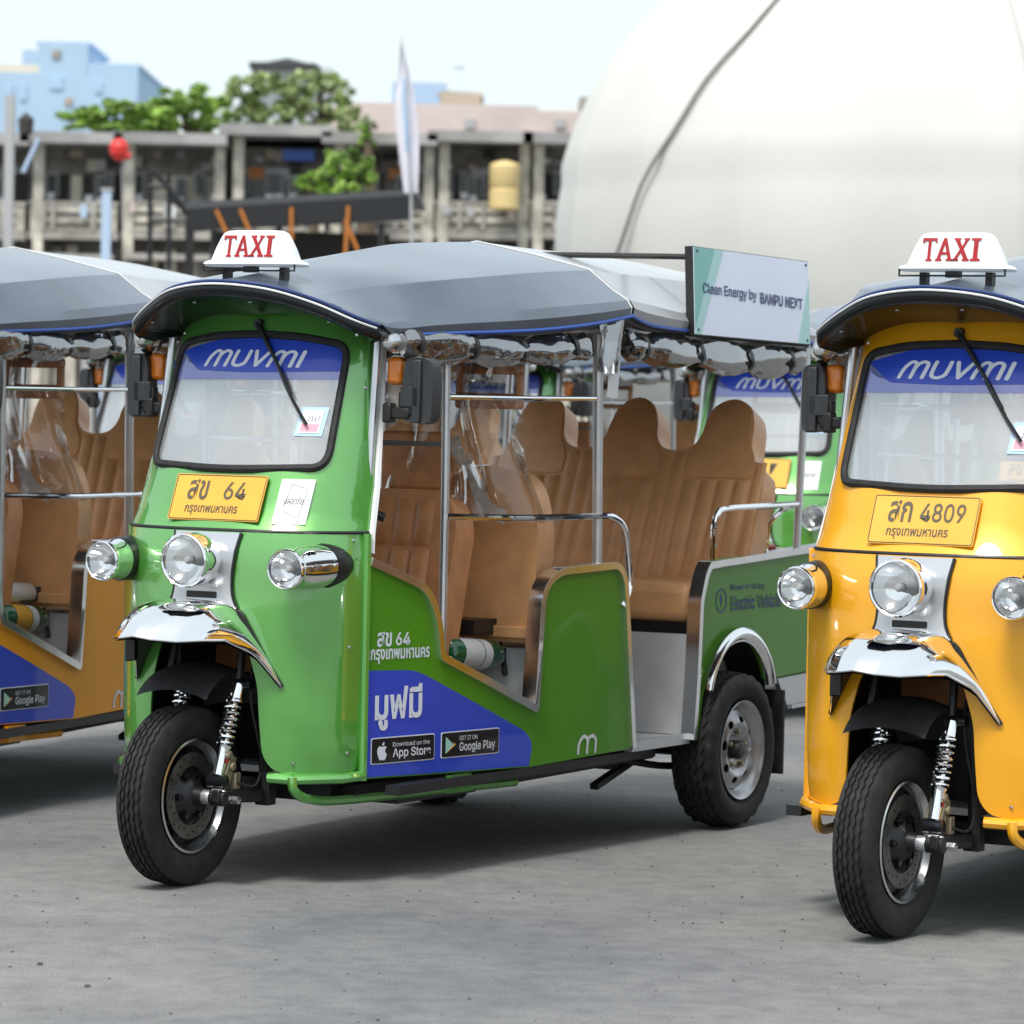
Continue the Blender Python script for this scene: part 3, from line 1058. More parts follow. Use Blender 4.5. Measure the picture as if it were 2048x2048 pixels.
    P('cross1', 'cross_bar', 'tube_steel', lambda: MB().tube([(-.775, -.445, 1.33), (-.775, .445, 1.33)], .008, 8).tube([(-.775, -.445, 1.66), (-.775, .445, 1.66)], .012, 8))
    P('cross2', 'roof_bow', 'tube_steel', lambda: MB().tube(smooth_path([(-1.6, -.6, 1.72), (-1.6, -.35, 1.87), (-1.6, 0, 1.94), (-1.6, .35, 1.87), (-1.6, .6, 1.72)], 5), .011, 8))
    P('cross3', 'roof_bow', 'tube_steel', lambda: MB().tube(smooth_path([(-3.1, -.6, 1.69), (-3.1, -.3, 1.82), (-3.1, 0, 1.86), (-3.1, .3, 1.82), (-3.1, .6, 1.69)], 5), .011, 8))

    # ---- rolled clear curtains with ties
    def roll(key, pts, r, sg):
        random.seed(len(CACHE) + 3)
        pp = smooth_path([(x, sg * y, z) for x, y, z in pts], 10)
        n = len(pp)
        def fn():
            m = MB()
            k = 18
            ph = [random.uniform(0, 6.28) for _ in range(6)]
            vs = []
            for i, p in enumerate(pp):
                u = i / (n - 1)
                pin = min(1, min(abs(u - q) for q in (.0, .12, .38, .63, .88, 1.0)) * 5 + .62)
                for j in range(k):
                    a = 2 * PI * j / k
                    rr = r * pin * (1 + .12 * math.sin(3 * a + 5 * u + ph[0]) + .08 * math.sin(5 * a - 9 * u + ph[1]) + .035 * math.sin(8 * a + 23 * u + ph[2]))
                    vs.append(p + Vector((0, math.cos(a) * rr * .8, math.sin(a) * rr * 1.1)))
            fs = [(i * k + j, i * k + (j + 1) % k, (i + 1) * k + (j + 1) % k, (i + 1) * k + j) for i in range(n - 1) for j in range(k)]
            fs += [tuple(range(k)), tuple((n - 1) * k + j for j in range(k))]
            return m.add(vs, fs)
        P((key, sg), 'rolled_curtain', 'rolled_vinyl', fn, angle=50)
        P((key, 'core', sg), 'curtain_core', 'lining', lambda: MB().tube(pp[1:-1], r * .5, 8))
        for q, u in enumerate((.12, .38, .63, .88)):
            i = int(u * (n - 1))
            p = pp[i]
            def strap(p=p):
                m = MB()
                k = 18
                ring = [(math.cos(2 * PI * t / k) * r * .62, math.sin(2 * PI * t / k) * r * .84 + .004) for t in range(k)]
                m.add([p + Vector((dx + .008 * math.sin(2 * PI * t / k), y * f, z * f)) for dx, f in ((-.013, .97), (-.012, 1.06), (.012, 1.06), (.013, .97)) for t, (y, z) in enumerate(ring)],
                      [(a * k + t, a * k + (t + 1) % k, (a + 1) * k + (t + 1) % k, (a + 1) * k + t) for a in range(3) for t in range(k)])
                return m.box(p + Vector((.004, sg * r * .66, -.012)), (.02, .012, .018))
            P((key, 'tie', sg, q), 'tie_strap', 'black_gasket', strap)
    for sg in (1, -1):
        roll('rl1', [(-.44, .475, 1.637), (-.75, .515, 1.632), (-1.1, .56, 1.630), (-1.42, .595, 1.648)], .047, sg)
        roll('rl2', [(-1.66, .61, 1.655), (-1.95, .618, 1.650), (-2.35, .62, 1.632), (-2.7, .62, 1.627), (-3.0, .618, 1.640)], .051, sg)
        P(('hang', sg), 'curtain_flap', 'rolled_vinyl', lambda sg=sg: MB().grid(
            lambda a, b: Vector((-1.44 - .17 * a, sg * (.615 + .02 * math.sin(a * 9 + b * 2)), 1.745 - b * (.13 + .05 * math.sin(a * 3.1)))), 16, 8))
        P(('hangd', sg), 'curtain_bundle', 'black_gasket', lambda sg=sg: MB().tube([Vector((-1.625, sg * .615, 1.675)) + Vector((.012 * math.sin(5 * t), .02 * math.cos(t), .038 * math.sin(t))) for t in [j * .45 for j in range(28)]], .008, 6))
        P(('ball', sg), 'end_cap', 'brushed_steel', lambda sg=sg: MB().lathe([(.03, 0), (.028, .018), (.012, .028), (-.012, .028), (-.05, .02)], 14, (-3.10, sg * .615, 1.668), 'y'))

    # ---- side body panels with bright edging
    tp = [(-.350, .976), (-.610, .890), (-.667, .795), (-.689, .675), (-1.179, .491), (-1.200, .768), (-1.208, .87), (-1.29, .925), (-1.66, .938), (-1.705, .89), (-1.782, .325)]
    tpr = [(-.350, .976)] + rounded(tp, [0, .06, .05, .012, .006, .04, .05, .05, .05, .06, 0], 5)[1:-1] + [(-1.782, .325)]
    lo = tpr + [(-1.17, .305), (-.350, .319)]
    hi = [(-2.212, .330), (-2.26, .32), (-2.30, .50)]
    arch = [(-2.545 + .245 * math.cos(a), .425 + .235 * math.sin(a)) for a in [R(20) + R(140) * k / 14 for k in range(15)]]
    rearp = [(-2.212, .325), (-2.262, .32), (-2.29, .47)] + arch + [(-2.87, .505), (-3.28, .52), (-3.30, .965), (-2.34, .938), (-2.285, .90), (-2.245, .80), (-2.238, .52)]
    rearp = rounded(rearp, [.01, .01, .01] + [0] * 15 + [.01, .02, .02, .05, .03, .02, .02], 3)
    for sg, mf in ((1, side), (-1, sideR)):
        P(('pan', sg), 'side_panel', panel, lambda mf=mf: MB().sheet(lo, mf, .012, -.012, du=.08))
        P(('trim', sg), 'edge_trim', 'trim_chrome', lambda tpr=tpr, mf=mf: MB().sheet(ribbon(tpr, .024, 0), mf, .050, -.036, du=.1), bevel=.008)
        rt = [(-3.29, .965), (-2.34, .940), (-2.285, .90), (-2.245, .80), (-2.232, .52), (-2.212, .325)]
        rtr = [(-3.29, .965)] + rounded(rt, [0, .05, .04, .02, .02, 0], 5)[6:-6] + [(-2.212, .325)]
        P(('trim2', sg), 'edge_trim', 'trim_chrome', lambda rtr=rtr, mf=mf: MB().sheet(ribbon(rtr, .024, 0), mf, .050, -.036, du=.1), bevel=.008)
        P(('rpan', sg), 'rear_panel', panel if panel != 'orange_paint' else paint, lambda mf=mf: MB().sheet(rearp, mf, .012, -.012, du=.1))
        P(('arch', sg), 'wheel_arch_trim', 'chrome', lambda mf=mf, sg=sg: MB().grid(
            lambda a, b: mf(-2.545 + (.236 + .044 * b) * math.cos(R(15) + R(150) * a), .425 + (.228 + .044 * b) * math.sin(R(15) + R(150) * a), .012 + .024 * math.sin(PI * (.15 + .85 * (1 - b)) * .9)), 30, 8)
          .tube([mf(-2.545 + .236 * math.cos(R(15) + R(150) * k / 20), .425 + .228 * math.sin(R(15) + R(150) * k / 20), .014) for k in range(21)], .006, 6))
        P(('innerarch', sg), 'wheel_housing', 'black_metal', lambda sg=sg: MB().grid(lambda a, b: Vector((-2.545 + .275 * math.cos(R(-5) + R(190) * a), sg * (.595 - .14 * b), .40 + .265 * math.sin(R(-5) + R(190) * a))), 16, 2))
        P(('val', sg), 'rear_valance', 'silver_paint', lambda mf=mf: MB().sheet([(-2.86, .50), (-3.28, .515), (-3.30, .395), (-2.955, .388)], mf, .02, -.01, du=.1)
          .sheet(ribbon([(-2.95, .396), (-3.29, .403)], .012), mf, .006, .02))
        P(('flap', sg), 'mud_flap', 'rubber', lambda sg=sg: MB().box((-2.88, sg * .56, .31), (.012, .16, .30)))
        P(('step', sg), 'step_edge', 'silver_paint', lambda sg=sg: MB().box((-1.995, sg * .585, .330), (.43, .03, .035)))
        P(('chs', sg), 'chassis_rail', 'black_metal', lambda sg=sg: MB().tube([(-.40, sg * .34, .265), (-1.2, sg * .42, .262), (-2.2, sg * .45, .28)], .030, 6).box((-1.25, sg * .50, .285), (1.7, .05, .03)))
    P('bracket', 'jacking_bracket', paint, lambda: MB().box((-.80, .50, .278), (.13, .02, .055)))
    # ---- floor, inner boxes, chassis
    P('floor', 'floor', 'floor_grey', lambda: MB().sheet([(-.36, -.40), (-.36, .40), (-.9, .49), (-1.5, .555), (-2.3, .575), (-2.3, -.575), (-1.5, -.555), (-.9, -.49)], lambda a, b, h: Vector((a, b, .315 + h)), .02))
    P('under', 'underframe', 'black_metal', lambda: MB().box((-1.5, 0, .27), (2.3, .62, .06)).box((-1.1, 0, .23), (.5, .5, .08)).tube([(-2.52, -.5, .272), (-2.52, .5, .272)], .035, 8).box((-2.75, 0, .36), (.9, .85, .06)))
    P('spring', 'leaf_spring', 'black_metal', lambda: MB().tube(smooth_path([(-1.95, .46, .27), (-2.25, .46, .225), (-2.52, .46, .21), (-2.8, .46, .225), (-3.05, .46, .27)], 4), .014, 6).box((-2.0, .42, .215), (.30, .03, .02), Matrix.Rotation(R(14), 3, 'Y')).box((-2.05, .40, .25), (.2, .05, .04)))
    P('bbox', 'bench_box', 'floor_grey', lambda: MB().box((-2.59, 0, .50), (.60, .90, .34)))
    P('bfront', 'kick_plate', 'floor_grey', lambda: MB().box((-2.248, 0, .51), (.012, 1.19, .345)).box((-2.238, .22, .51), (.012, .012, .345)))
    P('fbox', 'front_box', 'floor_grey', lambda: MB().box((-1.50, 0, .50), (.36, 1.02, .34)))
    P('bgap', 'seat_gap_shade', 'black_gasket', lambda: MB().box((-2.56, 0, .70), (.54, 1.14, .05)))  # black slab painting the shaded gap between cushion and box
    P('dash', 'dashboard', 'black_metal', lambda: MB().box((-.42, 0, .98), (.14, .72, .12)).tube([(-.50, .0, .90), (-.56, .0, 1.06)], .03, 8), bevel=.02)
    P('hbar', 'handlebar', 'black_metal', lambda: MB().tube(smooth_path([(-.62, -.32, 1.10), (-.57, -.22, 1.13), (-.55, 0, 1.10), (-.57, .22, 1.13), (-.62, .32, 1.10)], 4), .014, 8))
    P('tail', 'tail_panel', paint, lambda: MB().box((-3.30, 0, .70), (.03, 1.20, .50)))
    P('batt', 'control_box', 'black_gasket', lambda: MB().box((-1.20, .30, .74), (.16, .12, .05)))
    P('lid', 'red_lid', 'red_plastic', lambda: MB().box((-2.93, .50, .965), (.11, .09, .022)), bevel=.008)

    # ---- rear bench
    im = incline(-2.66, .84, -2.95, 1.50)
    hp = [(.57, .36), (.555, .44), (.515, .478), (.492, .53), (.482, .62), (.455, .685), (.385, .715), (.315, .685), (.290, .62), (.280, .565), (.250, .522), (.1925, .508),
          (.135, .522), (.105, .565), (.095, .62), (.065, .685)]
    tops = [tuple(q) for q in smooth_path(hp + [(0, .715)] + [(-x, y) for x, y in reversed(hp)], 3)]
    bo = [(-.57, -.02), (.57, -.02)] + tops
    P('bback', 'backrest', 'leather', lambda: MB().sheet(bo, im, .115, -.115, du=.1, dv=.1), bevel=.022, angle=50)
    for c in (.385, 0, -.385):
        for k in range(4):
            a = c - .135 + .0675 * k
            P(('bple', c, k), 'pleat', 'leather', lambda a=a: pad_strip(a + .002, a + .0655, -.01, .400, .017, im, MB()), angle=80)
    for k, (a, b) in enumerate(((.139, .1915), (.1935, .246), (-.1915, -.139), (-.246, -.1935), (.524, .566), (-.566, -.524))):
        P(('bstr', k), 'plain_strip', 'leather', lambda a=a, b=b: pad_strip(a, b, -.01, .47 if abs(a) > .5 else .50, .011, im, MB()), angle=80)
    for c in (.385, 0, -.385):
        P(('hp', c), 'head_panel', 'leather', lambda c=c: MB().sheet(rounded([(c - .134, .405), (c + .134, .405), (c + .132, .49), (c + .095, .55), (c + .085, .66), (c + .05, .695), (c - .05, .695), (c - .085, .66), (c - .095, .55), (c - .132, .49)], .03, 3), im, .004, 0), bevel=.003)
    P('bcush', 'seat_cushion', 'leather', lambda: MB().box((-2.50, 0, .79), (.50, 1.14, .135)), bevel=.035)
    # driver's seat
    dm = incline(-.86, .62, -.98, 1.185)
    P('dback', 'driver_backrest', 'leather_dark', lambda: MB().sheet(rounded([(-.37, 0), (.37, 0), (.385, .48), (.33, .575), (-.33, .575), (-.385, .48)], [.02, .02, .09, .07, .07, .09], 6), dm, .12, -.12, du=.1, dv=.1), bevel=.03, angle=50)
    for k in range(8):
        a = -.30 + .6 * k / 8
        P(('dple', k), 'pleat', 'leather_dark', lambda a=a: pad_strip(a + .0015, a + .6 / 8 - .0015, .01, .385, .017, dm, MB()), angle=80)
        P(('dplt', k), 'pleat', 'leather_dark', lambda a=a: pad_strip(a + .0015, a + .6 / 8 - .0015, .39, .545, .013, dm, MB()), angle=80)
    P('dcush', 'driver_cushion', 'leather_dark', lambda: MB().box((-.68, 0, .66), (.40, .66, .11)), bevel=.03)
    # two rear-facing folding seats (backs towards the front)
    for sg in (1, -1):
        sm2 = incline(-1.27, .735, -1.30, 1.255)
        o2 = rounded([(sg * .08, 0), (sg * .49, 0), (sg * .50, .34), (sg * .445, .50), (sg * .305, .53), (sg * .165, .50), (sg * .085, .34)], [.02, .02, .1, .08, .05, .08, .1], 6)
        if sg < 0:
            o2 = o2[::-1]
        P(('s2', sg), 'folding_backrest', 'leather', lambda o2=o2: MB().sheet(o2, sm2, .11, -.11, du=.08, dv=.08), bevel=.022, angle=50)
        P(('s2p', sg), 'seat_piping', 'leather_dark', lambda o2=o2: MB().tube([sm2(a, b, -.035) for a, b in ribbon(o2 + [o2[0]], .012)[:len(o2)]], .005, 5, closed=True))
        P(('s2c', sg), 'folding_cushion', 'leather', lambda sg=sg: MB().box((-1.50, sg * .29, .76), (.36, .42, .08)), bevel=.025)
        P(('s2f', sg), 'seat_skirt', 'leather', lambda sg=sg: MB().box((-1.265, sg * .29, .725), (.03, .42, .04)).box((-1.30, sg * .30, .70), (.06, .36, .018)), bevel=.006)
        # ring shaped head restraint
        def hr(sg=sg):
            m = MB()
            m.box((-1.30, sg * .30, 1.572), (.05, .24, .036))
            m.box((-1.30, sg * .30, 1.468), (.05, .24, .052))
            m.box((-1.30, sg * .19, 1.52), (.04, .022, .09))
            m.box((-1.30, sg * .41, 1.52), (.04, .022, .09))
            return m
        P(('hr', sg), 'head_restraint', 'leather_dark', hr, bevel=.014)
        P(('hrt', sg), 'restraint_tube', 'tube_steel', lambda sg=sg: MB().tube([(-1.32, sg * .10, 1.476), (-1.32, sg * .55, 1.478)], .009, 8).tube([(-1.33, sg * .12, 1.476), (-1.33, sg * .12, 1.1)], .009, 8))
    P('midpad', 'centre_pad', 'leather_dark', lambda: MB().box((-1.22, .075, 1.27), (.05, .24, .19)), bevel=.012)
    def crump(yc, w, z0, z1, seed):
        random.seed(seed)
        ph = [random.uniform(0, 6) for _ in range(6)]
        def fn(a, b):
            z = z1 + (z0 - z1) * b
            ww = w * (.75 + .35 * b + .08 * math.sin(5 * b + ph[0]))
            f = .03 * math.sin(7 * a + 2 * b + ph[1]) + .012 * math.sin(15 * a - 5 * b + ph[2]) + .008 * math.sin(9 * b + 5 * a + ph[3])
            return Vector((-1.22 + f, yc - ww / 2 + ww * a + .03 * math.sin(4 * b + ph[4]), z))
        return MB().grid(fn, 44, 30)
    P('cur1', 'clear_partition', 'clear_vinyl', lambda: crump(.33, .34, 1.08, 1.60, 3))
    bandp = smooth_path([(.214, 1.345), (.262, 1.26), (.295, 1.19), (.345, 1.125), (.42, 1.095)], 5)
    P('band', 'plastic_band', 'milky_vinyl', lambda: MB().sheet(ribbon(bandp, .046), lambda a, b, h: Vector((-1.225 + h + .02 * math.sin(b * 30), a, b)), .001))
    P('cur2', 'clear_partition', 'clear_vinyl', lambda: crump(.04, .28, 1.16, 1.56, 9))

    # ---- rear wheels
    rear_wheel(T, -2.52, .5775, 1, near)
    rear_wheel(T, -2.52, -.5775, -1, False)

    # ---- door mirrors
    for sg in (1, -1):
        my = .535 if sg > 0 else .488
        mw = 1 if sg > 0 else .72
        def head(sg=sg, my=my, mw=mw):
            pts = rounded([(-.052, -.092), (.048, -.100), (.054, .0), (.050, .10), (-.040, .104), (-.054, .05), (-.054, -.02)], .03, 4)
            return MB().sheet(pts, lambda a, b, h: Vector((-.47 + h - .02 * abs(a) * 5, sg * (my + a * mw), 1.492 + b)), .055, -.02)
        P(('mir', sg), 'door_mirror', 'dark_grey_plastic', head, bevel=.012)
        P(('mirg', sg), 'mirror_glass', 'chrome', lambda sg=sg, my=my, mw=mw: MB().box((-.494, sg * my, 1.492), (.006, .088 * mw, .17)))
        P(('mirr', sg), 'mirror_rib', 'dark_grey_plastic', lambda sg=sg, my=my, mw=mw: MB().box((-.435, sg * my, 1.492), (.012, .030, .19)).box((-.436, sg * (my - .023), 1.475), (.014, .065, .062)), bevel=.004)
        P(('mira', sg), 'mirror_arm', 'black_metal', lambda sg=sg, my=my, mw=mw: MB().box((-.45, sg * (my - .06), 1.425), (.035, .07, .035)).box((-.445, sg * .435, 1.425), (.04, .03, .06)).box((-.45, sg * (my - .04), 1.455), (.03, .05, .07)), bevel=.006)
        P(('amb2', sg), 'indicator_lamp', 'amber_lens', lambda sg=sg: MB().box((-.485, sg * .437, 1.553), (.045, .055, .085)), bevel=.014)
        P(('ball2', sg), 'end_cap', 'brushed_steel', lambda sg=sg: MB().lathe([(.035, 0), (.030, .018), (.012, .030), (-.012, .030), (-.05, .02)], 14, (-.43, sg * .452, 1.640), 'x'))
    # ---- wiper
    w0 = shell(s_of_y(.0, 1.69), 1.69, .012)
    w1 = shell(s_of_y(.235, 1.40), 1.385, .012)
    P('wip', 'wiper_arm', 'black_metal', lambda: MB().tube([w0, w0.lerp(w1, .4) + Vector((.014, 0, .012)), w0.lerp(w1, .75) + Vector((.02, 0, .014))], [.010, .006, .004], 6).lathe([(0, .016), (.02, .014), (.022, 0)], 10, w0 - Vector((.014, 0, 0))))
    P('wipb', 'wiper_blade', 'black_gasket', lambda: MB().tube([w0.lerp(w1, t) + Vector((.005 + .012 * math.sin(PI * (t - .45) / .55), 0, 0)) for t in [.45 + .55 * k / 8 for k in range(9)]], .0055, 6))

    # ---- number plate, stickers
    def qmap(c, wdt, hgt):
        """flat tilted card standing off the sloping front: u,v in 0..1"""
        y0, z0 = c
        a = shy(y0 - wdt / 2, z0, .012)
        a2 = shy(y0 + wdt / 2, z0, .012)
        b = shy(y0 - wdt / 2, z0 + hgt, .012)
        ex = (a2 - a)
        ey = (b - a)
        n = ex.cross(ey).normalized()
        return lambda u, v, h: a + ex * u + ey * v + n * h
    PL = qmap((.0, 1.088), .322, .138)
    P('plate', 'number_plate', 'plate_yellow' if paint != 'yellow_paint' else 'plate_yellow', lambda: MB().sheet(rounded([(0, 0), (1, 0), (1, 1), (0, 1)], .03, 3), PL, .004, 0), bevel=None)
    def prim():
        o = rounded([(.012, .025), (.988, .025), (.988, .975), (.012, .975)], .03, 3)
        return MB().tube([PL(a, b, .0045) for a, b in o], .0014, 5, closed=True)
    P('plrim', 'plate_border', 'plate_ink', prim)
    a, b = plate
    P(('pl', b), 'plate_lettering', 'plate_ink', lambda: text_mb(b, lambda u, v: PL((.56 if len(b) < 3 else .46) + (.24 if len(b) < 3 else .42) * u, .46 + .38 * v, .0052), 'sans', .012), smooth=False)
    P(('plt', a), 'plate_lettering', 'plate_ink', lambda: text_mb(a, lambda u, v: PL(.16 + .22 * u, .44 + .44 * v, .0052), 'thai', .014), smooth=False)
    P(('plc',), 'plate_lettering', 'plate_ink', lambda: text_mb(plate_city, lambda u, v: PL(.17 + .58 * u, .10 + .22 * v, .0052), 'thai', .012), smooth=False)
    if sticker:
        SK = qmap((.246, 1.087), .092, .135)
        P('stick', 'white_sticker', 'paper', lambda: MB().sheet([(0, 0), (1, 0), (1, 1), (0, 1)], SK, .001, -.006))
        P('stickl', 'sticker_print', 'plate_ink', lambda: text_mb('ปลอดภัย', lambda u, v: SK(.22 + .56 * u, .44 + .17 * v, -.004), 'thai', .0,
            MB().tube([SK(x, y, -.0045) for x, y in rounded([(.22, .30), (.72, .12), (.84, .78), (.34, .9)], .08, 3)], .0007, 4, closed=True)), smooth=False)
    wk = lambda u, v, h: shell(s_of_y(.200 + .078 * u + .010 * v, 1.40), 1.350 + .088 * v, .0035 + h)
    P('wst', 'tax_sticker', 'pale_blue_print', lambda: MB().sheet([(0, 0), (1, 0), (1, 1), (0, 1)], wk, .0006))
    P('wst2', 'sticker_face', 'paper', lambda: MB().sheet([(.12, .1), (.86, .1), (.86, .9), (.12, .9)], wk, .0006, .0008))
    P('wst3', 'sticker_band', 'pink_print', lambda: MB().sheet([(.16, .16), (.8, .16), (.8, .42), (.16, .42)], wk, .0004, .0016))
    P('wst4', 'sticker_print', 'navy_decal', lambda: text_mb('2 5 6 7', lambda u, v: wk(.36 + .42 * u, .52 + .16 * v, .0022), 'sans', .0), smooth=False)

    # ---- lettering and pictures on the left side
    if art:
        def sf(x, z, h):
            return side(-x, z, h)
        swoosh = [(.362, .323), (.362, .646), (.56, .640), (.62, .622), (1.140, .418), (1.176, .378), (1.158, .309)]
        P('swoosh', 'blue_decal', 'blue_decal', lambda: MB().sheet(rounded(swoosh, [0, 0, .03, .05, .03, .02, 0], 4), sf, .0012, 0, du=.06))
        P('mufmi', 'thai_lettering', 'white_decal', lambda: text_mb('มูฟมี', lambda u, v: sf(.388 + .215 * u, .462 + .137 * v, .0035), 'thai', .02), smooth=False)
        for q, (x0, x1) in enumerate(((.375, .668), (.700, .993))):
            BM = lambda u, v, h, x0=x0, x1=x1: sf(x0 + (x1 - x0) * u, .360 + .081 * v, h)
            P(('bdg', q), 'app_badge', 'white_decal', lambda BM=BM: MB().sheet(rounded([(0, 0), (1, 0), (1, 1), (0, 1)], .05, 3), BM, .001, .0016, du=.25))
            P(('bdg2', q), 'badge_face', 'black_decal', lambda BM=BM: MB().sheet(rounded([(.012, .04), (.988, .04), (.988, .96), (.012, .96)], .05, 3), BM, .001, .0028, du=.25))
        B1 = lambda u, v, h=0: sf(.375 + .293 * u, .360 + .081 * v, .0045 + h)
        B2 = lambda u, v, h=0: sf(.700 + .293 * u, .360 + .081 * v, .0045 + h)
        P('bt1', 'badge_lettering', 'white_decal', lambda: text_mb('Download on the', lambda u, v: B1(.33 + .58 * u, .62 + .17 * v), 'sans', .0,
            text_mb('App Store', lambda u, v: B1(.33 + .60 * u, .14 + .42 * v), 'sans', .012)), smooth=False)
        P('bt2', 'badge_lettering', 'white_decal', lambda: text_mb('GET IT ON', lambda u, v: B2(.30 + .30 * u, .64 + .17 * v), 'sans', .0,
            text_mb('Google Play', lambda u, v: B2(.30 + .62 * u, .14 + .42 * v), 'sans', .008)), smooth=False)
        def apple():
            c = [(.5, .10), (.62, .04), (.74, .10), (.88, .36), (.74, .46), (.72, .62), (.86, .72), (.74, .80), (.60, .78), (.5, .74), (.40, .78), (.24, .80), (.12, .66), (.10, .44), (.20, .20), (.34, .05)]
            m = MB().sheet(rounded(c, .06, 3), lambda a, b, h: B1(.07 + .19 * a, .10 + .72 * b, h), .0005)
            m.sheet(rounded([(.5, .80), (.52, .92), (.66, 1.02), (.65, .88)], .03, 3), lambda a, b, h: B1(.07 + .19 * a, .10 + .72 * b, h), .0005)
            return m
        P('apple', 'apple_mark', 'white_decal', apple)
        P('play', 'play_mark', 'play_green', lambda: MB().sheet([(.07, .18), (.20, .5), (.07, .82)], lambda a, b, h: B2(a, b, h), .0004))
        P('play2', 'play_mark_edge', 'play_orange', lambda: MB().sheet([(.07, .18), (.235, .5), (.20, .58), (.20, .5)], lambda a, b, h: B2(a, b, h), .0004, .0006))
        if sidetext:
            P(('st', sidetext), 'thai_lettering', 'white_decal', lambda: text_mb(sidetext[0], lambda u, v: sf(.394 + .066 * u, .716 + .046 * v, .002), 'thai', .018, text_mb(sidetext[1], lambda u, v: sf(.478 + .066 * u, .718 + .040 * v, .002), 'sans', .018,
                text_mb('กรุงเทพมหานคร', lambda u, v: sf(.366 + .27 * u, .664 + .046 * v, .002), 'thai', .018))), smooth=False)
        mm = MB()
        def mlet():
            m = MB()
            fn = lambda u, v, h: sf(1.442 + .105 * u, .330 + .052 * v, .002 + h)
            for q in ([(.0, 0), (.02, .6), (.22, 1.0), (.45, .9), (.5, .5), (.5, 0)], [(.5, .5), (.56, .9), (.8, 1.0), (.98, .75), (1.0, .4), (1.0, 0)]):
                P2 = [(p[0] + .05 * p[1], p[1]) for p in q]
                PP = smooth_path(P2, 5)
                rb = []
                # stroke in metric space so the pen keeps its width
                met = [(p[0] * .105, p[1] * .052) for p in PP]
                stroke(met, .012, lambda a, b, h: sf(1.442 + a, .330 + b, .002 + h), m)
            return m
        P('mlet', 'letter_m', 'white_decal', mlet, smooth=False)
        if panel == 'panel_green':
            P('evt', 'blue_lettering', 'navy_decal', lambda: text_mb('Electric Vehicle', lambda u, v: sf(2.492 + .40 * u, .757 + .050 * v, .003), 'sans', .014,
                text_mb('Powered by', lambda u, v: sf(2.488 + .27 * u, .822 + .026 * v, .003), 'sans', .01)), smooth=False)
            P('evr', 'bolt_emblem', 'navy_decal', lambda: MB().sheet(circ(.042, 28, (2.415, .795)), sf, .001, .0005, holes=[circ(.036, 28, (2.415, .795))])
              .sheet([(2.408, .815), (2.420, .815), (2.417, .800), (2.428, .800), (2.410, .772), (2.413, .792), (2.402, .792)], sf, .001, .0005))
    # ---- roof sign
    if taxi:
        RT = bpy.data.objects.new('taxi_sign', None)
        COL.objects.link(RT)
        RT.parent = T
        RT.location = (-.36, 0, 1.866)
        RT.rotation_euler = (0, 0, R(3))
        RT.empty_display_size = .03
        def lampbody():
            m = MB()
            rows = []
            for (z, hy, hx) in ((-.002, .166, .060), (.004, .170, .064), (.011, .166, .062), (.018, .145, .050), (.052, .132, .043), (.086, .115, .036), (.100, .106, .030), (.107, .092, .020), (.1088, .06, .01)):
                rows.append([Vector((hx * math.copysign(abs(math.cos(t)) ** .45, math.cos(t)), hy * math.copysign(abs(math.sin(t)) ** .45, math.sin(t)), z)) for t in [2 * PI * k / 40 for k in range(40)]])
            n = 40
            m.add([q for r in rows for q in r], [(i * n + j, i * n + (j + 1) % n, (i + 1) * n + (j + 1) % n, (i + 1) * n + j) for i in range(len(rows) - 1) for j in range(n)] + [tuple(range(n))[::-1], tuple((len(rows) - 1) * n + k for k in range(n))])
            return m
        part('tx', 'sign_housing', 'white_plastic', RT, lampbody)
        def taxi_t():
            m = MB()
            LET = {
                'T': [[(0, .78), (0, 1), (1, 1), (1, .78), (.9, .78), (.86, .88), (.6, .88), (.6, .1), (.72, .06), (.72, 0), (.28, 0), (.28, .06), (.4, .1), (.4, .88), (.14, .88), (.1, .78)]],
                'A': [[(0, 0), (0, .08), (.08, .1), (.42, 1), (.58, 1), (.92, .1), (1, .08), (1, 0), (.62, 0), (.62, .08), (.72, .1), (.66, .28), (.34, .28), (.28, .1), (.38, .08), (.38, 0)], [(.38, .38), (.62, .38), (.5, .74)]],
                'X': [[(0, 0), (0, .08), (.08, .1), (.40, .5), (.1, .9), (.02, .92), (.02, 1), (.42, 1), (.42, .92), (.36, .9), (.54, .64), (.70, .9), (.62, .92), (.62, 1), (.96, 1), (.96, .92), (.88, .9), (.62, .54), (.92, .1), (1, .08), (1, 0), (.58, 0), (.58, .08), (.66, .1), (.48, .36), (.26, .1), (.36, .08), (.36, 0)]],
                'I': [[(0, 0), (0, .08), (.28, .12), (.28, .88), (0, .92), (0, 1), (1, 1), (1, .92), (.72, .88), (.72, .12), (1, .08), (1, 0)]]}
            xs = {'T': (-.092, .044), 'A': (-.050, .052), 'X': (.002, .050), 'I': (.055, .030)}
            for ch, (x0, wd) in xs.items():
                lp = LET[ch]
                def fn(a, b, h, x0=x0, wd=wd):
                    z = .026 + .066 * b
                    return Vector((interp(z, [(.018, .0505), (.052, .0435), (.086, .0365), (.100, .0305)]) + .001 + h, x0 + wd * a, z))
                m.sheet(lp[0], fn, .0008, 0, holes=lp[1:], dv=.25)
            return m
        part('txt', 'lettering', 'red_print', RT, taxi_t, label='red lettering reading TAXI')
        part('txb', 'sign_bracket', 'black_metal', RT, lambda: MB().tube([(.045, -.16, -.016), (.045, .16, -.016)], .003, 6).tube([(.045, -.16, -.018), (.045, -.16, .004)], .003, 6).tube([(.045, .16, -.018), (.045, .16, .004)], .003, 6)
             .box((.03, 0, -.012), (.03, .04, .018)).box((.0, -.1, -.025), (.03, .02, .04)).box((.0, .1, -.025), (.03, .02, .04)))
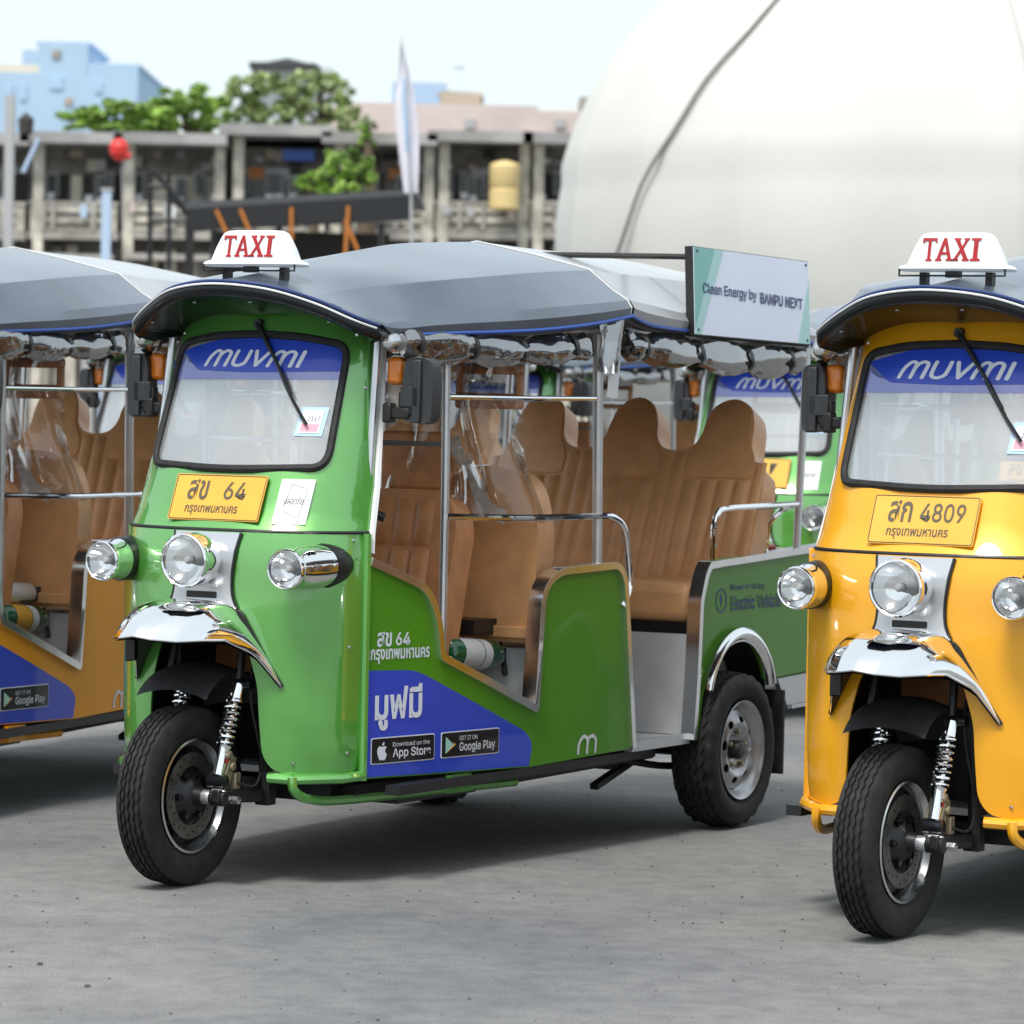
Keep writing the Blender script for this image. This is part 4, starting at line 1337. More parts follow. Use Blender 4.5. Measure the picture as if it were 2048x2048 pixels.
    if board:
        P('tagw', 'paper_tag', 'paper', lambda: MB().add([Vector((-1.545, .60, 1.49)), Vector((-1.61, .605, 1.485)), Vector((-1.625, .605, 1.61)), Vector((-1.56, .60, 1.62))], [(0, 1, 2, 3)]))
    return T


def ad_board(host, label):
    """printed board hung along the roof edge, with its black frame and cross bar"""
    T = thing('advertising_board', label, 'sign board', host.location, host.rotation_euler.z)
    c = Vector((-2.04, .665, 1.706))
    d = Vector((-.955, -.012, -.012))
    up = Vector((.004, -.012, .298))
    BM = lambda u, v, h: c + d * u + up * v + Vector((0, 1, .03)) * h
    put('board_panel', MB().sheet([(0, 0), (1, 0), (1, 1), (0, 1)], BM, .028, -.028).mesh('board_panel'), 'black_gasket', T)
    put('printed_face', MB().sheet([(.004, .008), (.996, .008), (.996, .992), (.004, .992)], BM, .002, .001).mesh('f'), 'board_face', T)
    put('teal_stripe', MB().sheet([(.004, .06), (.10, .60), (.175, .992), (.004, .992)], BM, .0008, .0035).mesh('f'), 'board_teal', T)
    put('mint_stripe', MB().sheet([(.004, .008), (.05, .008), (.15, .5), (.25, .992), (.178, .992), (.103, .60), (.004, .055)], BM, .0008, .0035).mesh('f'), 'board_mint', T)
    put('mint_corner', MB().sheet([(.885, .008), (.996, .008), (.996, .80)], BM, .0008, .0035).mesh('f'), 'board_mint', T)
    put('board_lettering', text_mb('Clean Energy by', lambda u, v: BM(.070 + .455 * u, .45 + .15 * v - .02 * u, .006), 'sans', .014).mesh('t', False), 'navy_decal', T)
    put('board_lettering', text_mb('BANPU NEXT', lambda u, v: BM(.555 + .375 * u, .43 + .13 * v - .02 * u, .006), 'sans', .020).mesh('t', False), 'navy_decal', T)
    for u, v in ((.03, .95), (.97, .95), (.03, .06), (.97, .05)):
        put('screw', MB().lathe([(0, .006), (.003, .004), (.004, 0)], 8, BM(u, v, .004), 'y').mesh('s'), 'black_gasket', T)
    put('cross_bar', MB().tube([(-2.05, .64, 1.968), (-2.05, -.64, 1.985)], .011, 6).mesh('c'), 'black_metal', T)
    put('hanger', MB().tube([(-2.10, .62, 1.99), (-2.10, .62, 1.70)], .008, 6).tube([(-2.9, .62, 1.98), (-2.9, .62, 1.70)], .008, 6).mesh('h'), 'black_metal', T)
    return T


def extinguisher(host, label, second=False):
    T = thing('fire_extinguisher', label, 'fire extinguisher', host.location, host.rotation_euler.z)
    a = Vector((-.950, .355, .671))
    b = Vector((-1.285, .355, .645))
    d = (b - a).normalized()
    q = lambda t: a.lerp(b, t)
    r = .048
    put('cylinder', MB().tube([q(-.02), q(.0), q(.03), q(.86), q(.92), q(.97), q(1.0)], [.02, r * .8, r, r, r * .93, r * .7, r * .35], 24).mesh('cyl', angle=60), 'ext_green', T)
    put('paper_label', MB().tube([q(.16), q(.52)], r + .0012, 24, cap=False).mesh('l'), 'paper' if not second else 'plate_yellow', T)
    put('label_band', MB().tube([q(.535), q(.68)], r + .0012, 24, cap=False).mesh('l'), 'paper', T)
    put('label_print', text_mb('FIRE EXTINGUISHER', lambda u, v: q(.19 + .30 * u) + Vector((0, (r + .003) * math.cos(.5 + .35 * v), (r + .003) * math.sin(-.1 - .35 * (1 - v)))), 'sans', 0).mesh('t', False), 'plate_ink', T)
    e = q(1.0)
    put('valve', MB().tube([e, e + d * .045], .014, 8).box(e + d * .03, (.02, .03, .05)).tube([e + d * .03, e + d * .08 + Vector((0, 0, .02))], .006, 6).mesh('v'), 'black_metal', T)
    put('lever', MB().tube([e + d * .02 + Vector((0, 0, .02)), e + d * .035 + Vector((0, .0, .075))], .005, 6).tube([e + d * .03, e + d * .06 + Vector((0, 0, -.05))], .008, 6)
        .tube([e + d * .05, e + d * .02 + Vector((0, .02, -.06))], .010, 6).mesh('v'), 'black_gasket', T)
    return T


# ------------------------------------------------------------------ the yard
def ground():
    m = MB()
    m.add([(-900, -300, 0), (900, -300, 0), (900, 1500, 0), (-900, 1500, 0)], [(0, 1, 2, 3)])
    g = bpy.data.materials.new('asphalt')
    MATS['asphalt'] = g
    g.use_nodes = True
    t = g.node_tree
    b = t.nodes['Principled BSDF']
    b.inputs['Roughness'].default_value = .82
    b.inputs['Specular IOR Level'].default_value = .3
    tc = t.nodes.new('ShaderNodeTexCoord')
    def noise(scale, det, dist=0, vec=None, rough=.5):
        n = t.nodes.new('ShaderNodeTexNoise')
        n.inputs['Scale'].default_value = scale
        n.inputs['Detail'].default_value = det
        n.inputs['Distortion'].default_value = dist
        n.inputs['Roughness'].default_value = rough
        t.links.new((vec or tc.outputs['Object']), n.inputs['Vector'])
        return n
    def ramp(src, pts):
        r = t.nodes.new('ShaderNodeValToRGB')
        r.color_ramp.elements[0].position, r.color_ramp.elements[0].color = pts[0][0], (*pts[0][1], 1)
        r.color_ramp.elements[1].position, r.color_ramp.elements[1].color = pts[-1][0], (*pts[-1][1], 1)
        for p, c in pts[1:-1]:
            e = r.color_ramp.elements.new(p)
            e.color = (*c, 1)
        t.links.new(src, r.inputs[0])
        return r
    def mix(a, bb, f, mode='MIX'):
        x = t.nodes.new('ShaderNodeMix')
        x.data_type = 'RGBA'
        x.blend_type = mode
        if isinstance(f, float):
            x.inputs['Factor'].default_value = f
        else:
            t.links.new(f, x.inputs['Factor'])
        t.links.new(a, x.inputs['A'])
        if isinstance(bb, tuple):
            x.inputs['B'].default_value = (*bb, 1)
        else:
            t.links.new(bb, x.inputs['B'])
        return x.outputs['Result']
    base = ramp(noise(.55, 5, .8, rough=.6).outputs['Fac'], [(.30, (.132, .136, .144)), (.46, (.176, .177, .180)), (.54, (.194, .193, .189)), (.70, (.232, .228, .222))])
    fine = ramp(noise(170, 2).outputs['Fac'], [(.3, (.66, .66, .67)), (.7, (1.30, 1.30, 1.29))])
    c = mix(base.outputs[0], fine.outputs[0], .8, 'MULTIPLY')
    med = ramp(noise(9, 6, .3, rough=.7).outputs['Fac'], [(.35, (.80, .80, .82)), (.5, (1.0, 1.0, 1.0)), (.65, (1.16, 1.15, 1.13))])
    c = mix(c, med.outputs[0], .8, 'MULTIPLY')
    sp = t.nodes.new('ShaderNodeTexVoronoi')
    sp.inputs['Scale'].default_value = 26
    t.links.new(tc.outputs['Object'], sp.inputs['Vector'])
    spr = ramp(sp.outputs['Distance'], [(.0, (1, 1, 1)), (.03, (1, 1, 1)), (.045, (0, 0, 0))])
    gate = ramp(noise(5, 2).outputs['Fac'], [(.58, (0, 0, 0)), (.62, (1, 1, 1))])
    sg = mix(spr.outputs[0], gate.outputs[0], 1.0, 'MULTIPLY')
    c = mix(c, (.055, .052, .05), sg)
    t.links.new(c, b.inputs['Base Color'])
    bp = t.nodes.new('ShaderNodeBump')
    bp.inputs['Strength'].default_value = .55
    bp.inputs['Distance'].default_value = .006
    bn = noise(95, 4)
    t.links.new(bn.outputs['Fac'], bp.inputs['Height'])
    bp2 = t.nodes.new('ShaderNodeBump')
    bp2.inputs['Strength'].default_value = .4
    bp2.inputs['Distance'].default_value = .02
    t.links.new(noise(7, 5, .4).outputs['Fac'], bp2.inputs['Height'])
    t.links.new(bp.outputs[0], bp2.inputs['Normal'])
    t.links.new(bp2.outputs[0], b.inputs['Normal'])
    put('ground', m.mesh('ground', False), g, kind='structure')
    # loose grit lying on the asphalt
    gm = MB()
    random.seed(4)
    for _ in range(520):
        y = random.uniform(8.2, 17)
        x = random.uniform(-.15, .15) * y * 1.0
        s = random.uniform(.0015, .0055) * (1.6 if random.random() < .08 else 1)
        rr = Matrix.Rotation(random.uniform(0, 6), 3, 'Z')
        gm.box((x, y, s * .35), (s * 2, s * 1.3, s), rr, taper=.6)
    put('grit', gm.mesh('grit', False), mat('grit_stone', (.11, .105, .10), .8, noise=.5, nscale=3), kind='stuff', label='small loose stones scattered over the grey asphalt')


ground()

t64 = tuk_tuk('green three-wheeled taxi with plate 64, TAXI roof sign and hanging white board', (-.9748, 11.4275), .5083, 'green_paint', 'panel_green', ('สข', '64'), board=True, sidetext=('สข', '64'))
ty = tuk_tuk('yellow three-wheeled taxi with plate 4809 and TAXI roof sign at the right', (1.0697, 10.6064), .5376, 'yellow_paint', 'yellow_paint', ('สก', '4809'), sticker=False, sidetext=None)
to = tuk_tuk('orange sided three-wheeled taxi at the far left behind the big green one', (-2.45, 12.70), .335, 'orange_paint', 'orange_paint', ('สข', '71'), taxi=False)
tB = tuk_tuk('green three-wheeled taxi in the back row seen past the tan bench, beside the yellow one', (1.085, 17.95), .40, 'green_paint', 'panel_green', ('สข', '17'), near=False, art=False, taxi=False)
tA = tuk_tuk('green three-wheeled taxi farthest back, seen through the cabin of the big green one', (-.307, 21.58), .506, 'green_paint', 'panel_green', ('สข', '77'), near=False, art=False, taxi=False)
tC = tuk_tuk('green three-wheeled taxi behind the orange one, only its pillar and windshield showing', (-1.975, 18.9), .513, 'green_paint', 'panel_green', ('สข', '58'), near=False, art=False, taxi=False)
tD = tuk_tuk('green three-wheeled taxi in the back row seen through the windshield of the yellow one', (2.55, 19.3), .45, 'green_paint', 'panel_green', ('สข', '23'), near=False, art=False, taxi=False)
ad_board(t64, 'white and teal board reading Clean Energy by BANPU NEXT, hung at the roof edge')
extinguisher(t64, 'green fire extinguisher with white label lying behind the low side panel of the green taxi')
extinguisher(to, 'green fire extinguisher with yellow banded label lying inside the orange taxi', True)
bt = thing('white_bottle', 'white plastic bottle lying above the extinguisher in the orange taxi', 'bottle', to.location, to.rotation_euler.z)
put('bottle_body', MB().tube([(-1.0, .33, .755), (-1.01, .33, .755), (-1.22, .33, .742), (-1.25, .33, .74), (-1.27, .33, .738)], [.02, .04, .038, .022, .014], 18).mesh('b'), 'white_plastic', bt)
put('bottle_cap', MB().tube([(-1.27, .33, .738), (-1.30, .33, .736)], .018, 12).mesh('b'), 'paper', bt)


# ------------------------------------------------------------------ background, world units, camera at origin looking +Y
def W(px, py, y):
    """point of the yard seen at photo pixel (px,py), y metres ahead"""
    u, v = px - 1024, py - 1024
    cr, sr = math.cos(ROLL), math.sin(ROLL)
    a = u * cr + v * sr
    b = -u * sr + v * cr
    dx, dy, dz = a / F_PX, 1.0, -b / F_PX
    cp, sp = math.cos(PITCH), math.sin(PITCH)
    wz = dz * cp - dy * sp
    wy = dy * cp + dz * sp
    k = y / wy
    return Vector((dx * k, y, EYE + wz * k))



mat('concrete_weathered', (.40, .375, .34), .85, noise=.45, nscale=.9, bump=.1, bscale=3)
mat('cream_wall', (.74, .69, .57), .85, noise=.25, nscale=.8)
mat('stained_cream', (.52, .485, .41), .85, noise=.5, nscale=1.6, detail=8)
mat('dark_timber', (.22, .20, .18), .8, noise=.4, nscale=2)
mat('dark_recess', (.05, .047, .045), .9)  # near-black; on openings it carries their inner shade as colour
mat('roof_sheet', (.34, .33, .32), .7, noise=.35, nscale=.7)
mat('dark_glass', (.03, .035, .04), .15)
mat('frame_grey', (.42, .42, .42), .6)
mat('haze_lightened_wall', (.40, .55, .70), .8, noise=.06, nscale=.2)  # tower blue lightened: distance haze mixed into the wall colour
mat('pale_cream_wall', (.72, .68, .58), .8)
mat('haze_tinted_wall', (.42, .56, .74), .8)  # far wall with the haze of the air painted into its blue
mat('pink_wall', (.62, .52, .49), .8, noise=.1, nscale=.5)
mat('light_grey_wall', (.55, .58, .60), .8)
mat('tank_tan', (.42, .36, .28), .8)
mat('tank_yellow', (.72, .55, .25), .5)
mat('black_steel', (.010, .011, .013), .5)
mat('roof_grey', (.07, .073, .08), .55)
mat('orange_strut', (.50, .17, .025), .5)
mat('red_cloth', (.70, .035, .03), .5)
mat('flag_cloth', (.75, .74, .80), .7, noise=.06, nscale=3)
mat('dome_fabric', (.61, .61, .57), .75, noise=.05, nscale=.45, detail=8, bump=.6, bscale=.6, spec=.25)
mat('dome_cord', (.17, .17, .165), .7)
mat('dome_seam', (.46, .47, .45), .7)
mat('leaf', (.24, .40, .11), .6, noise=.45, nscale=.8, hue=(1.5, 1.35, 1))
mat('leaf_pale', (.34, .42, .22), .6, noise=.4, nscale=.8, hue=(1.3, 1.3, 1))
mat('bark', (.12, .09, .06), .9)
mat('post_blue', (.45, .58, .75), .6)


def bar(x0, x1, y0, y1, z0, z1):
    return MB().box(((x0 + x1) / 2, (y0 + y1) / 2, (z0 + z1) / 2), (abs(x1 - x0), abs(y1 - y0), abs(z1 - z0)))


D = 110.0
K = D / F_PX


def sx(px):
    return (px - 1024) * K


def sz(py, px=600):
    return W(px, py, D).z


def shophouse(label, x0, x1, bays, roof_top, style):
    """x in photo pixels at distance D; bays: list of (x0,x1,kind) on the upper floor"""
    X0, X1 = sx(x0), sx(x1)
    zt = sz(roof_top, (x0 + x1) / 2)
    mid = (x0 + x1) / 2
    T = thing('shophouse', label, 'shophouse', ((X0 + X1) / 2, D + 3, 0))
    o = Vector((-(X0 + X1) / 2, -(D + 3), 0))
    def pt(name, m, mb, lab=None):
        mb.v = [tuple(Vector(v) + o) for v in mb.v]
        return put(name, mb.mesh(name, False), m, T, label=lab)
    z = lambda py: sz(py, mid)
    pt('upper_wall', 'dark_timber', bar(X0, X1, D + 1.6, D + 8, z(470), z(288)))
    pt('roof', 'roof_sheet', bar(X0 - .2, X1 + .15, D - .6, D + 8.2, z(roof_top + 22), zt))
    pt('floor_slab', 'concrete_weathered', bar(X0, X1, D + .1, D + 8, z(478), z(462)))
    pt('balcony_wall', style, bar(X0 + .05, X1 - .05, D + .15, D + .3, z(460), z(408)))
    pt('balcony_rail', 'concrete_weathered', bar(X0, X1, D + .1, D + .35, z(408), z(402)))
    pt('ground_wall', 'dark_timber', bar(X0, X1, D + 1.2, D + 8, 0, z(478)))
    pt('awning', 'concrete_weathered', bar(X0 + .1, X1 - .1, D - .2, D + 1.6, z(520), z(508)))
    random.seed(int(x0) + 77)
    for cx in [x0 + 6 + random.uniform(-4, 10)] + ([x1 - 16] if random.random() < .35 else []):
        pt('column', 'stained_cream', bar(sx(cx), sx(cx + 20), D + .05, D + .45, 0, z(roof_top + 22)))
    for py in (424, 446):
        pt('balcony_bar', 'dark_recess', bar(X0 + .3, X1 - .3, D + .11, D + .14, z(py + 5), z(py)))
    random.seed(int(x0) + 300)
    for q in range(int((x1 - x0) / 26)):
        bx = x0 + 22 + q * 26 + random.uniform(-9, 9)
        if bx > x1 - 30:
            continue
        if random.random() < .4:
            pt('baluster', 'concrete_weathered', bar(sx(bx), sx(bx + 8), D + .06, D + .11, z(460), z(408)))
        if random.random() < .75:
            wy = random.uniform(290, 325)
            pt('wall_board', random.choice(['frame_grey', 'cream_wall', 'stained_cream', 'roof_sheet', 'dark_recess', 'concrete_weathered', 'tank_tan']), bar(sx(bx), sx(bx + random.uniform(12, 34)), D + 1.40 + .01 * q, D + 1.42 + .01 * q, z(wy + random.uniform(8, 30)), z(wy)))
        if random.random() < .45:
            wy = random.uniform(335, 350)
            wd = random.uniform(14, 24)
            f = pt('small_window', 'frame_grey', bar(sx(bx), sx(bx + wd), D + 1.24, D + 1.30, z(wy + 48), z(wy)))
            g = pt('pane', 'dark_glass', bar(sx(bx + 3), sx(bx + wd - 3), D + 1.20, D + 1.235, z(wy + 44), z(wy + 4)))
            g.parent = f
        if random.random() < .5:
            wy = random.uniform(380, 392)
            pt('air_conditioner', 'paper', bar(sx(bx + 4), sx(bx + 18), D + .7, D + 1.1, z(wy + 13), z(wy)))
        if random.random() < .45:
            wy = random.uniform(404, 412)
            pt('laundry', random.choice(['paper', 'post_blue', 'cream_wall', 'pink_wall', 'frame_grey', 'dark_timber']), bar(sx(bx), sx(bx + random.uniform(8, 20)), D + .0, D + .04, z(wy + random.uniform(15, 34)), z(wy)))
        if random.random() < .8:
            pt('ground_panel', random.choice(['frame_grey', 'stained_cream', 'cream_wall', 'roof_sheet', 'concrete_weathered']), bar(sx(bx), sx(bx + random.uniform(12, 26)), D + .9, D + 1.15, 0, z(484 + random.uniform(0, 30))))
    for (a, b, k) in bays:
        if k == 'w':
            f = pt('window', 'frame_grey', bar(sx(a), sx(b), D + 1.45, D + 1.58, z(404), z(330)))
            for (c, d) in ((a + 5, (a + b) / 2 - 2), ((a + b) / 2 + 2, b - 5)):
                g = pt('pane', 'dark_glass', bar(sx(c), sx(d), D + 1.40, D + 1.44, z(398), z(352)))
                g.parent = f
        elif k == 'd':
            pt('opening_shade_slab', 'dark_recess', bar(sx(a), sx(b), D + 1.5, D + 1.59, z(404), z(342)))  # solid slab on the wall, the opening's shade painted as near-black
        elif k == 'c':
            pt('cream_panel', 'cream_wall', bar(sx(a), sx(b), D + 1.5, D + 1.59, z(404), z(345)))
        elif k == 'b':
            pt('blue_awning', 'blue_piping', bar(sx(a), sx(b), D + .9, D + 1.5, z(316), z(294)))
        elif k == 'o':
            pt('orange_panel', 'orange_strut', bar(sx(a), sx(b), D + 1.40, D + 1.44, z(352), z(330)))
    return T


shophouse('old shophouse with dark upper openings at the far left edge', -130, 40, [(-100, -20, 'w'), (0, 30, 'd')], 268, 'stained_cream')
shophouse('old two-storey shophouse with grey roof left of the red balloon', 45, 225, [(70, 112, 'd'), (118, 140, 'c'), (140, 158, 'd'), (176, 218, 'd')], 266, 'stained_cream')
shophouse('weathered shophouse with cream wall panels behind the steel stair', 232, 432, [(285, 425, 'c')], 268, 'cream_wall')
shophouse('shophouse with white framed window and blue awning above the black shelter', 440, 640, [(465, 575, 'w'), (470, 510, 'o'), (548, 612, 'b'), (585, 620, 'd')], 251, 'cream_wall')
shophouse('dark shophouse behind the balcony tree and white flag', 645, 850, [(660, 750, 'd'), (760, 800, 'o')], 268, 'stained_cream')
shophouse('shophouse with arched dark doorway and stained cream balcony beside the yellow tank', 855, 1040, [(862, 908, 'd'), (925, 975, 'w')], 264, 'stained_cream')
shophouse('shophouse with barred dark window next to the white dome', 1045, 1230, [(1056, 1130, 'd')], 268, 'stained_cream')

# water tank on the right balcony
o = put('water_tank', MB().lathe([(0, 0), (0, .40), (.05, .44), (.55, .44), (.60, .40), (.66, .44), (1.25, .44), (1.32, .38), (1.40, .15), (1.42, 0)], 24, W(1008, 420, D - .5), 'z').mesh('tank'), 'tank_yellow')
tag(o, 'yellow ribbed water tank standing on the right balcony', 'water tank')


def building(name, label, cat, d, boxes, windows=()):
    T = thing(name, label, cat, (W(boxes[0][1], boxes[0][3], d).x, d, 0))
    o = -Vector(T.location)
    for i, (pn, x0, x1, y0, y1, m, dep) in enumerate(boxes):
        a, b = W(x0, y1, d), W(x1, y0, d)
        mb = bar(a.x, b.x, d + .01 * i, d + dep, a.z, b.z)
        mb.v = [tuple(Vector(v) + o) for v in mb.v]
        put(pn, mb.mesh(pn, False), m, T)
    for (x0, x1, y0, y1, m) in windows:
        a, b = W(x0, y1, d), W(x1, y0, d)
        mb = bar(a.x, b.x, d - .15, d - .02, a.z, b.z)
        mb.v = [tuple(Vector(v) + o) for v in mb.v]
        put('window', mb.mesh('window', False), m, T)
    return T


building('apartment_tower', 'pale blue apartment tower rising behind the trees on the left', 'tower', 320,
         [('wall', -60, 276, 150, 800, 'haze_lightened_wall', 25), ('cream_wall', -60, 78, 130, 158, 'pale_cream_wall', 18), ('upper_block', 76, 176, 88, 152, 'haze_lightened_wall', 14),
          ('side_block', 44, 80, 100, 132, 'haze_tinted_wall', 10), ('roof_edge', 176, 276, 132, 150, 'haze_lightened_wall', 24), ('parapet', 72, 182, 84, 90, 'haze_tinted_wall', 15), ('cornice', 174, 280, 128, 133, 'haze_tinted_wall', 25)],
         [(104, 122, 100, 116, 'concrete_weathered'), (100, 126, 155, 178, 'haze_tinted_wall'), (130, 146, 196, 210, 'tank_tan'), (10, 24, 170, 200, 'haze_tinted_wall'), (40, 54, 170, 200, 'haze_tinted_wall'), (190, 206, 165, 185, 'haze_tinted_wall')])
building('roof_house', 'light grey rooftop house with dark pitched roof above the trees', 'house', 170,
         [('wall', 508, 662, 142, 800, 'light_grey_wall', 10), ('cream_block', 502, 545, 146, 200, 'pale_cream_wall', 6), ('eave', 498, 632, 126, 134, 'roof_grey', 12), ('gable', 512, 662, 134, 143, 'light_grey_wall', 9)],
         [(560, 580, 165, 185, 'frame_grey'), (610, 632, 165, 185, 'frame_grey')])
g = MB()
a, b, c = W(498, 130, 169), W(575, 116, 169), W(640, 132, 169)
g.add([a, b, c, a + Vector((0, 12, 0)), b + Vector((0, 12, 0)), c + Vector((0, 12, 0))], [(0, 1, 2), (3, 5, 4), (0, 3, 4, 1), (1, 4, 5, 2), (0, 2, 5, 3)])
gp = put('pitched_roof', g.mesh('r', False), 'roof_grey', bpy.data.objects['roof_house'])
gp.location = -Vector(bpy.data.objects['roof_house'].location)
building('pink_building', 'long pale pink building behind the shophouse roofs', 'building', 150,
         [('wall', 640, 1240, 226, 800, 'pink_wall', 12), ('upper_wall', 690, 1075, 212, 228, 'pink_wall', 10), ('stair_tower', 1158, 1182, 194, 230, 'concrete_weathered', 4), ('roof_edge', 640, 1240, 222, 227, 'pale_cream_wall', 12)],
         [(720, 740, 238, 256, 'frame_grey'), (930, 950, 238, 256, 'frame_grey'), (1110, 1130, 238, 256, 'frame_grey')])
building('blue_office', 'hazy blue building with rooftop masts behind the white flag', 'building', 330,
         [('wall', 772, 892, 166, 800, 'haze_tinted_wall', 20), ('end_wall', 858, 894, 178, 800, 'pale_cream_wall', 18), ('mast', 922, 924, 110, 190, 'frame_grey', .5), ('mast', 905, 930, 134, 136, 'frame_grey', .5)])
building('rooftop_tank', 'square tan rooftop tank block to the right of the flag', 'tank', 160,
         [('tank_block', 880, 962, 188, 240, 'tank_tan', 4), ('tank_lid', 876, 966, 184, 189, 'concrete_weathered', 4.5)])

# ---- black shelter in front of the houses
d = 62.0
T = thing('shelter', 'low black open shelter with grey roof and orange struts before the houses', 'shelter', (W(600, 400, d).x, d, 0))
o = -Vector(T.location)


def bpart(parent, name, m, mb):
    mb.v = [tuple(Vector(v) - Vector(parent.location)) for v in mb.v]
    return put(name, mb.mesh(name, False), m, parent)


def slab(p, dep, th):
    """p: photo outline at distance d -> extruded backwards"""
    V = [W(a, b, d) for a, b in p]
    n = len(V)
    return MB().add(V + [v + Vector((0, dep, 0)) for v in V], [tuple(range(n)), tuple(range(2 * n - 1, n - 1, -1))] + [(i, (i + 1) % n, (i + 1) % n + n, i + n) for i in range(n)])


bpart(T, 'roof', 'roof_grey', slab([(368, 404), (836, 378), (836, 390), (372, 418)], 5, 0))
bpart(T, 'fascia', 'black_steel', slab([(375, 419), (832, 391), (818, 440), (382, 462)], .15, 0))
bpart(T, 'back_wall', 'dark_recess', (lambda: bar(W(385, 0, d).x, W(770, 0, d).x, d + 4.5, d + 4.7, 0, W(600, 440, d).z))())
for px in (383, 560, 765):
    bpart(T, 'post', 'black_steel', bar(W(px, 0, d).x, W(px + 12, 0, d).x, d + .1, d + .25, 0, W(px, 445, d).z))
for (a, b) in (((432, 420), (455, 470)), ((480, 418), (500, 465)), ((583, 415), (583, 480)), ((697, 412), (690, 520)), ((690, 440), (715, 500))):
    bpart(T, 'strut', 'orange_strut', MB().tube([W(*a, d - .05), W(*b, d - .05)], .035, 6))
bpart(T, 'counter', 'concrete_weathered', bar(W(400, 0, d).x, W(700, 0, d).x, d + 2, d + 2.6, 0, 1.0))
# steel stair and frame left of the shelter
T = thing('steel_stair', 'dark open steel stair frame to the left of the black shelter', 'stair', (W(330, 400, 70).x, 70, 0))
for (a, b) in (((300, 345), (300, 540)), ((338, 345), (338, 540)), ((312, 345), (375, 420)), ((340, 395), (372, 425)), ((295, 372), (345, 372)), ((295, 440), (380, 440)), ((375, 400), (375, 540)), ((308, 345), (365, 410))):
    bpart(T, 'steel_bar', 'black_steel', MB().tube([W(*a, 70), W(*b, 70)], .05, 6))
T = thing('utility_post', 'pale blue painted post standing among the left houses', 'post', (W(220, 400, 75).x, 75, 0))
bpart(T, 'post', 'post_blue', bar(W(211, 0, 75).x, W(229, 0, 75).x, 75, 75.15, 0, W(220, 382, 75).z))
bpart(T, 'post_cap', 'frame_grey', bar(W(209, 0, 75).x, W(231, 0, 75).x, 74.98, 75.17, W(220, 382, 75).z, W(220, 376, 75).z))
T = thing('utility_post', 'grey concrete post at the far left with a slanting brace', 'post', (W(25, 400, 80).x, 80, 0))
bpart(T, 'post', 'frame_grey', bar(W(14, 0, 80).x, W(32, 0, 80).x, 80, 80.2, 0, W(22, 190, 80).z))
bpart(T, 'brace', 'post_blue', MB().tube([W(78, 276, 80), W(46, 345, 80)], .05, 6))
bpart(T, 'cable_box', 'dark_recess', MB().lathe([(-.25, 0), (-.2, .14), (.1, .17), (.25, 0)], 10, W(52, 248, 80), 'z'))
# red balloon
T = thing('red_balloon', 'red balloon tied in front of the left shophouse', 'balloon', (W(240, 300, 74).x, 74, 0))
bpart(T, 'balloon', 'red_cloth', MB().lathe([(-.22, 0), (-.20, .08), (-.08, .17), (.06, .19), (.18, .13), (.24, 0)], 14, W(238, 300, 74), 'z').lathe([(-.1, 0), (0, .1), (.12, 0)], 10, W(254, 312, 74), 'z'))
bpart(T, 'string', 'frame_grey', MB().tube([W(244, 320, 74), W(246, 460, 74)], .012, 5))
# feather flag
d = 48.0
T = thing('feather_flag', 'tall white feather flag on a thin pole above the shelter', 'flag', (W(830, 390, d).x, d, 0))
bpart(T, 'pole', 'frame_grey', MB().tube([W(802, 72, d), W(806, 120, d), W(815, 240, d), W(822, 390, d), W(826, 700, d)], [.008, .012, .018, .022, .025], 6))


def flagfn(a, b):
    L = smooth_path([(802, 78), (797, 150), (791, 200), (795, 280), (808, 386)], 6)
    Rr = smooth_path([(803, 78), (818, 140), (828, 190), (838, 280), (836, 386)], 6)
    i = b * (len(L) - 1)
    k = min(int(i), len(L) - 2)
    p = L[k].lerp(L[k + 1], i - k).lerp(Rr[k].lerp(Rr[k + 1], i - k), a)
    return W(p[0], p[1], d + .08 * math.sin(a * 7 + b * 3))


bpart(T, 'cloth', 'flag_cloth', MB().grid(flagfn, 10, 30))
ob = bpart(T, 'print', 'pale_blue_print', MB().grid(lambda a, b: flagfn(.35 + .18 * a, .3 + .5 * b) - Vector((0, .03, 0)), 3, 12))


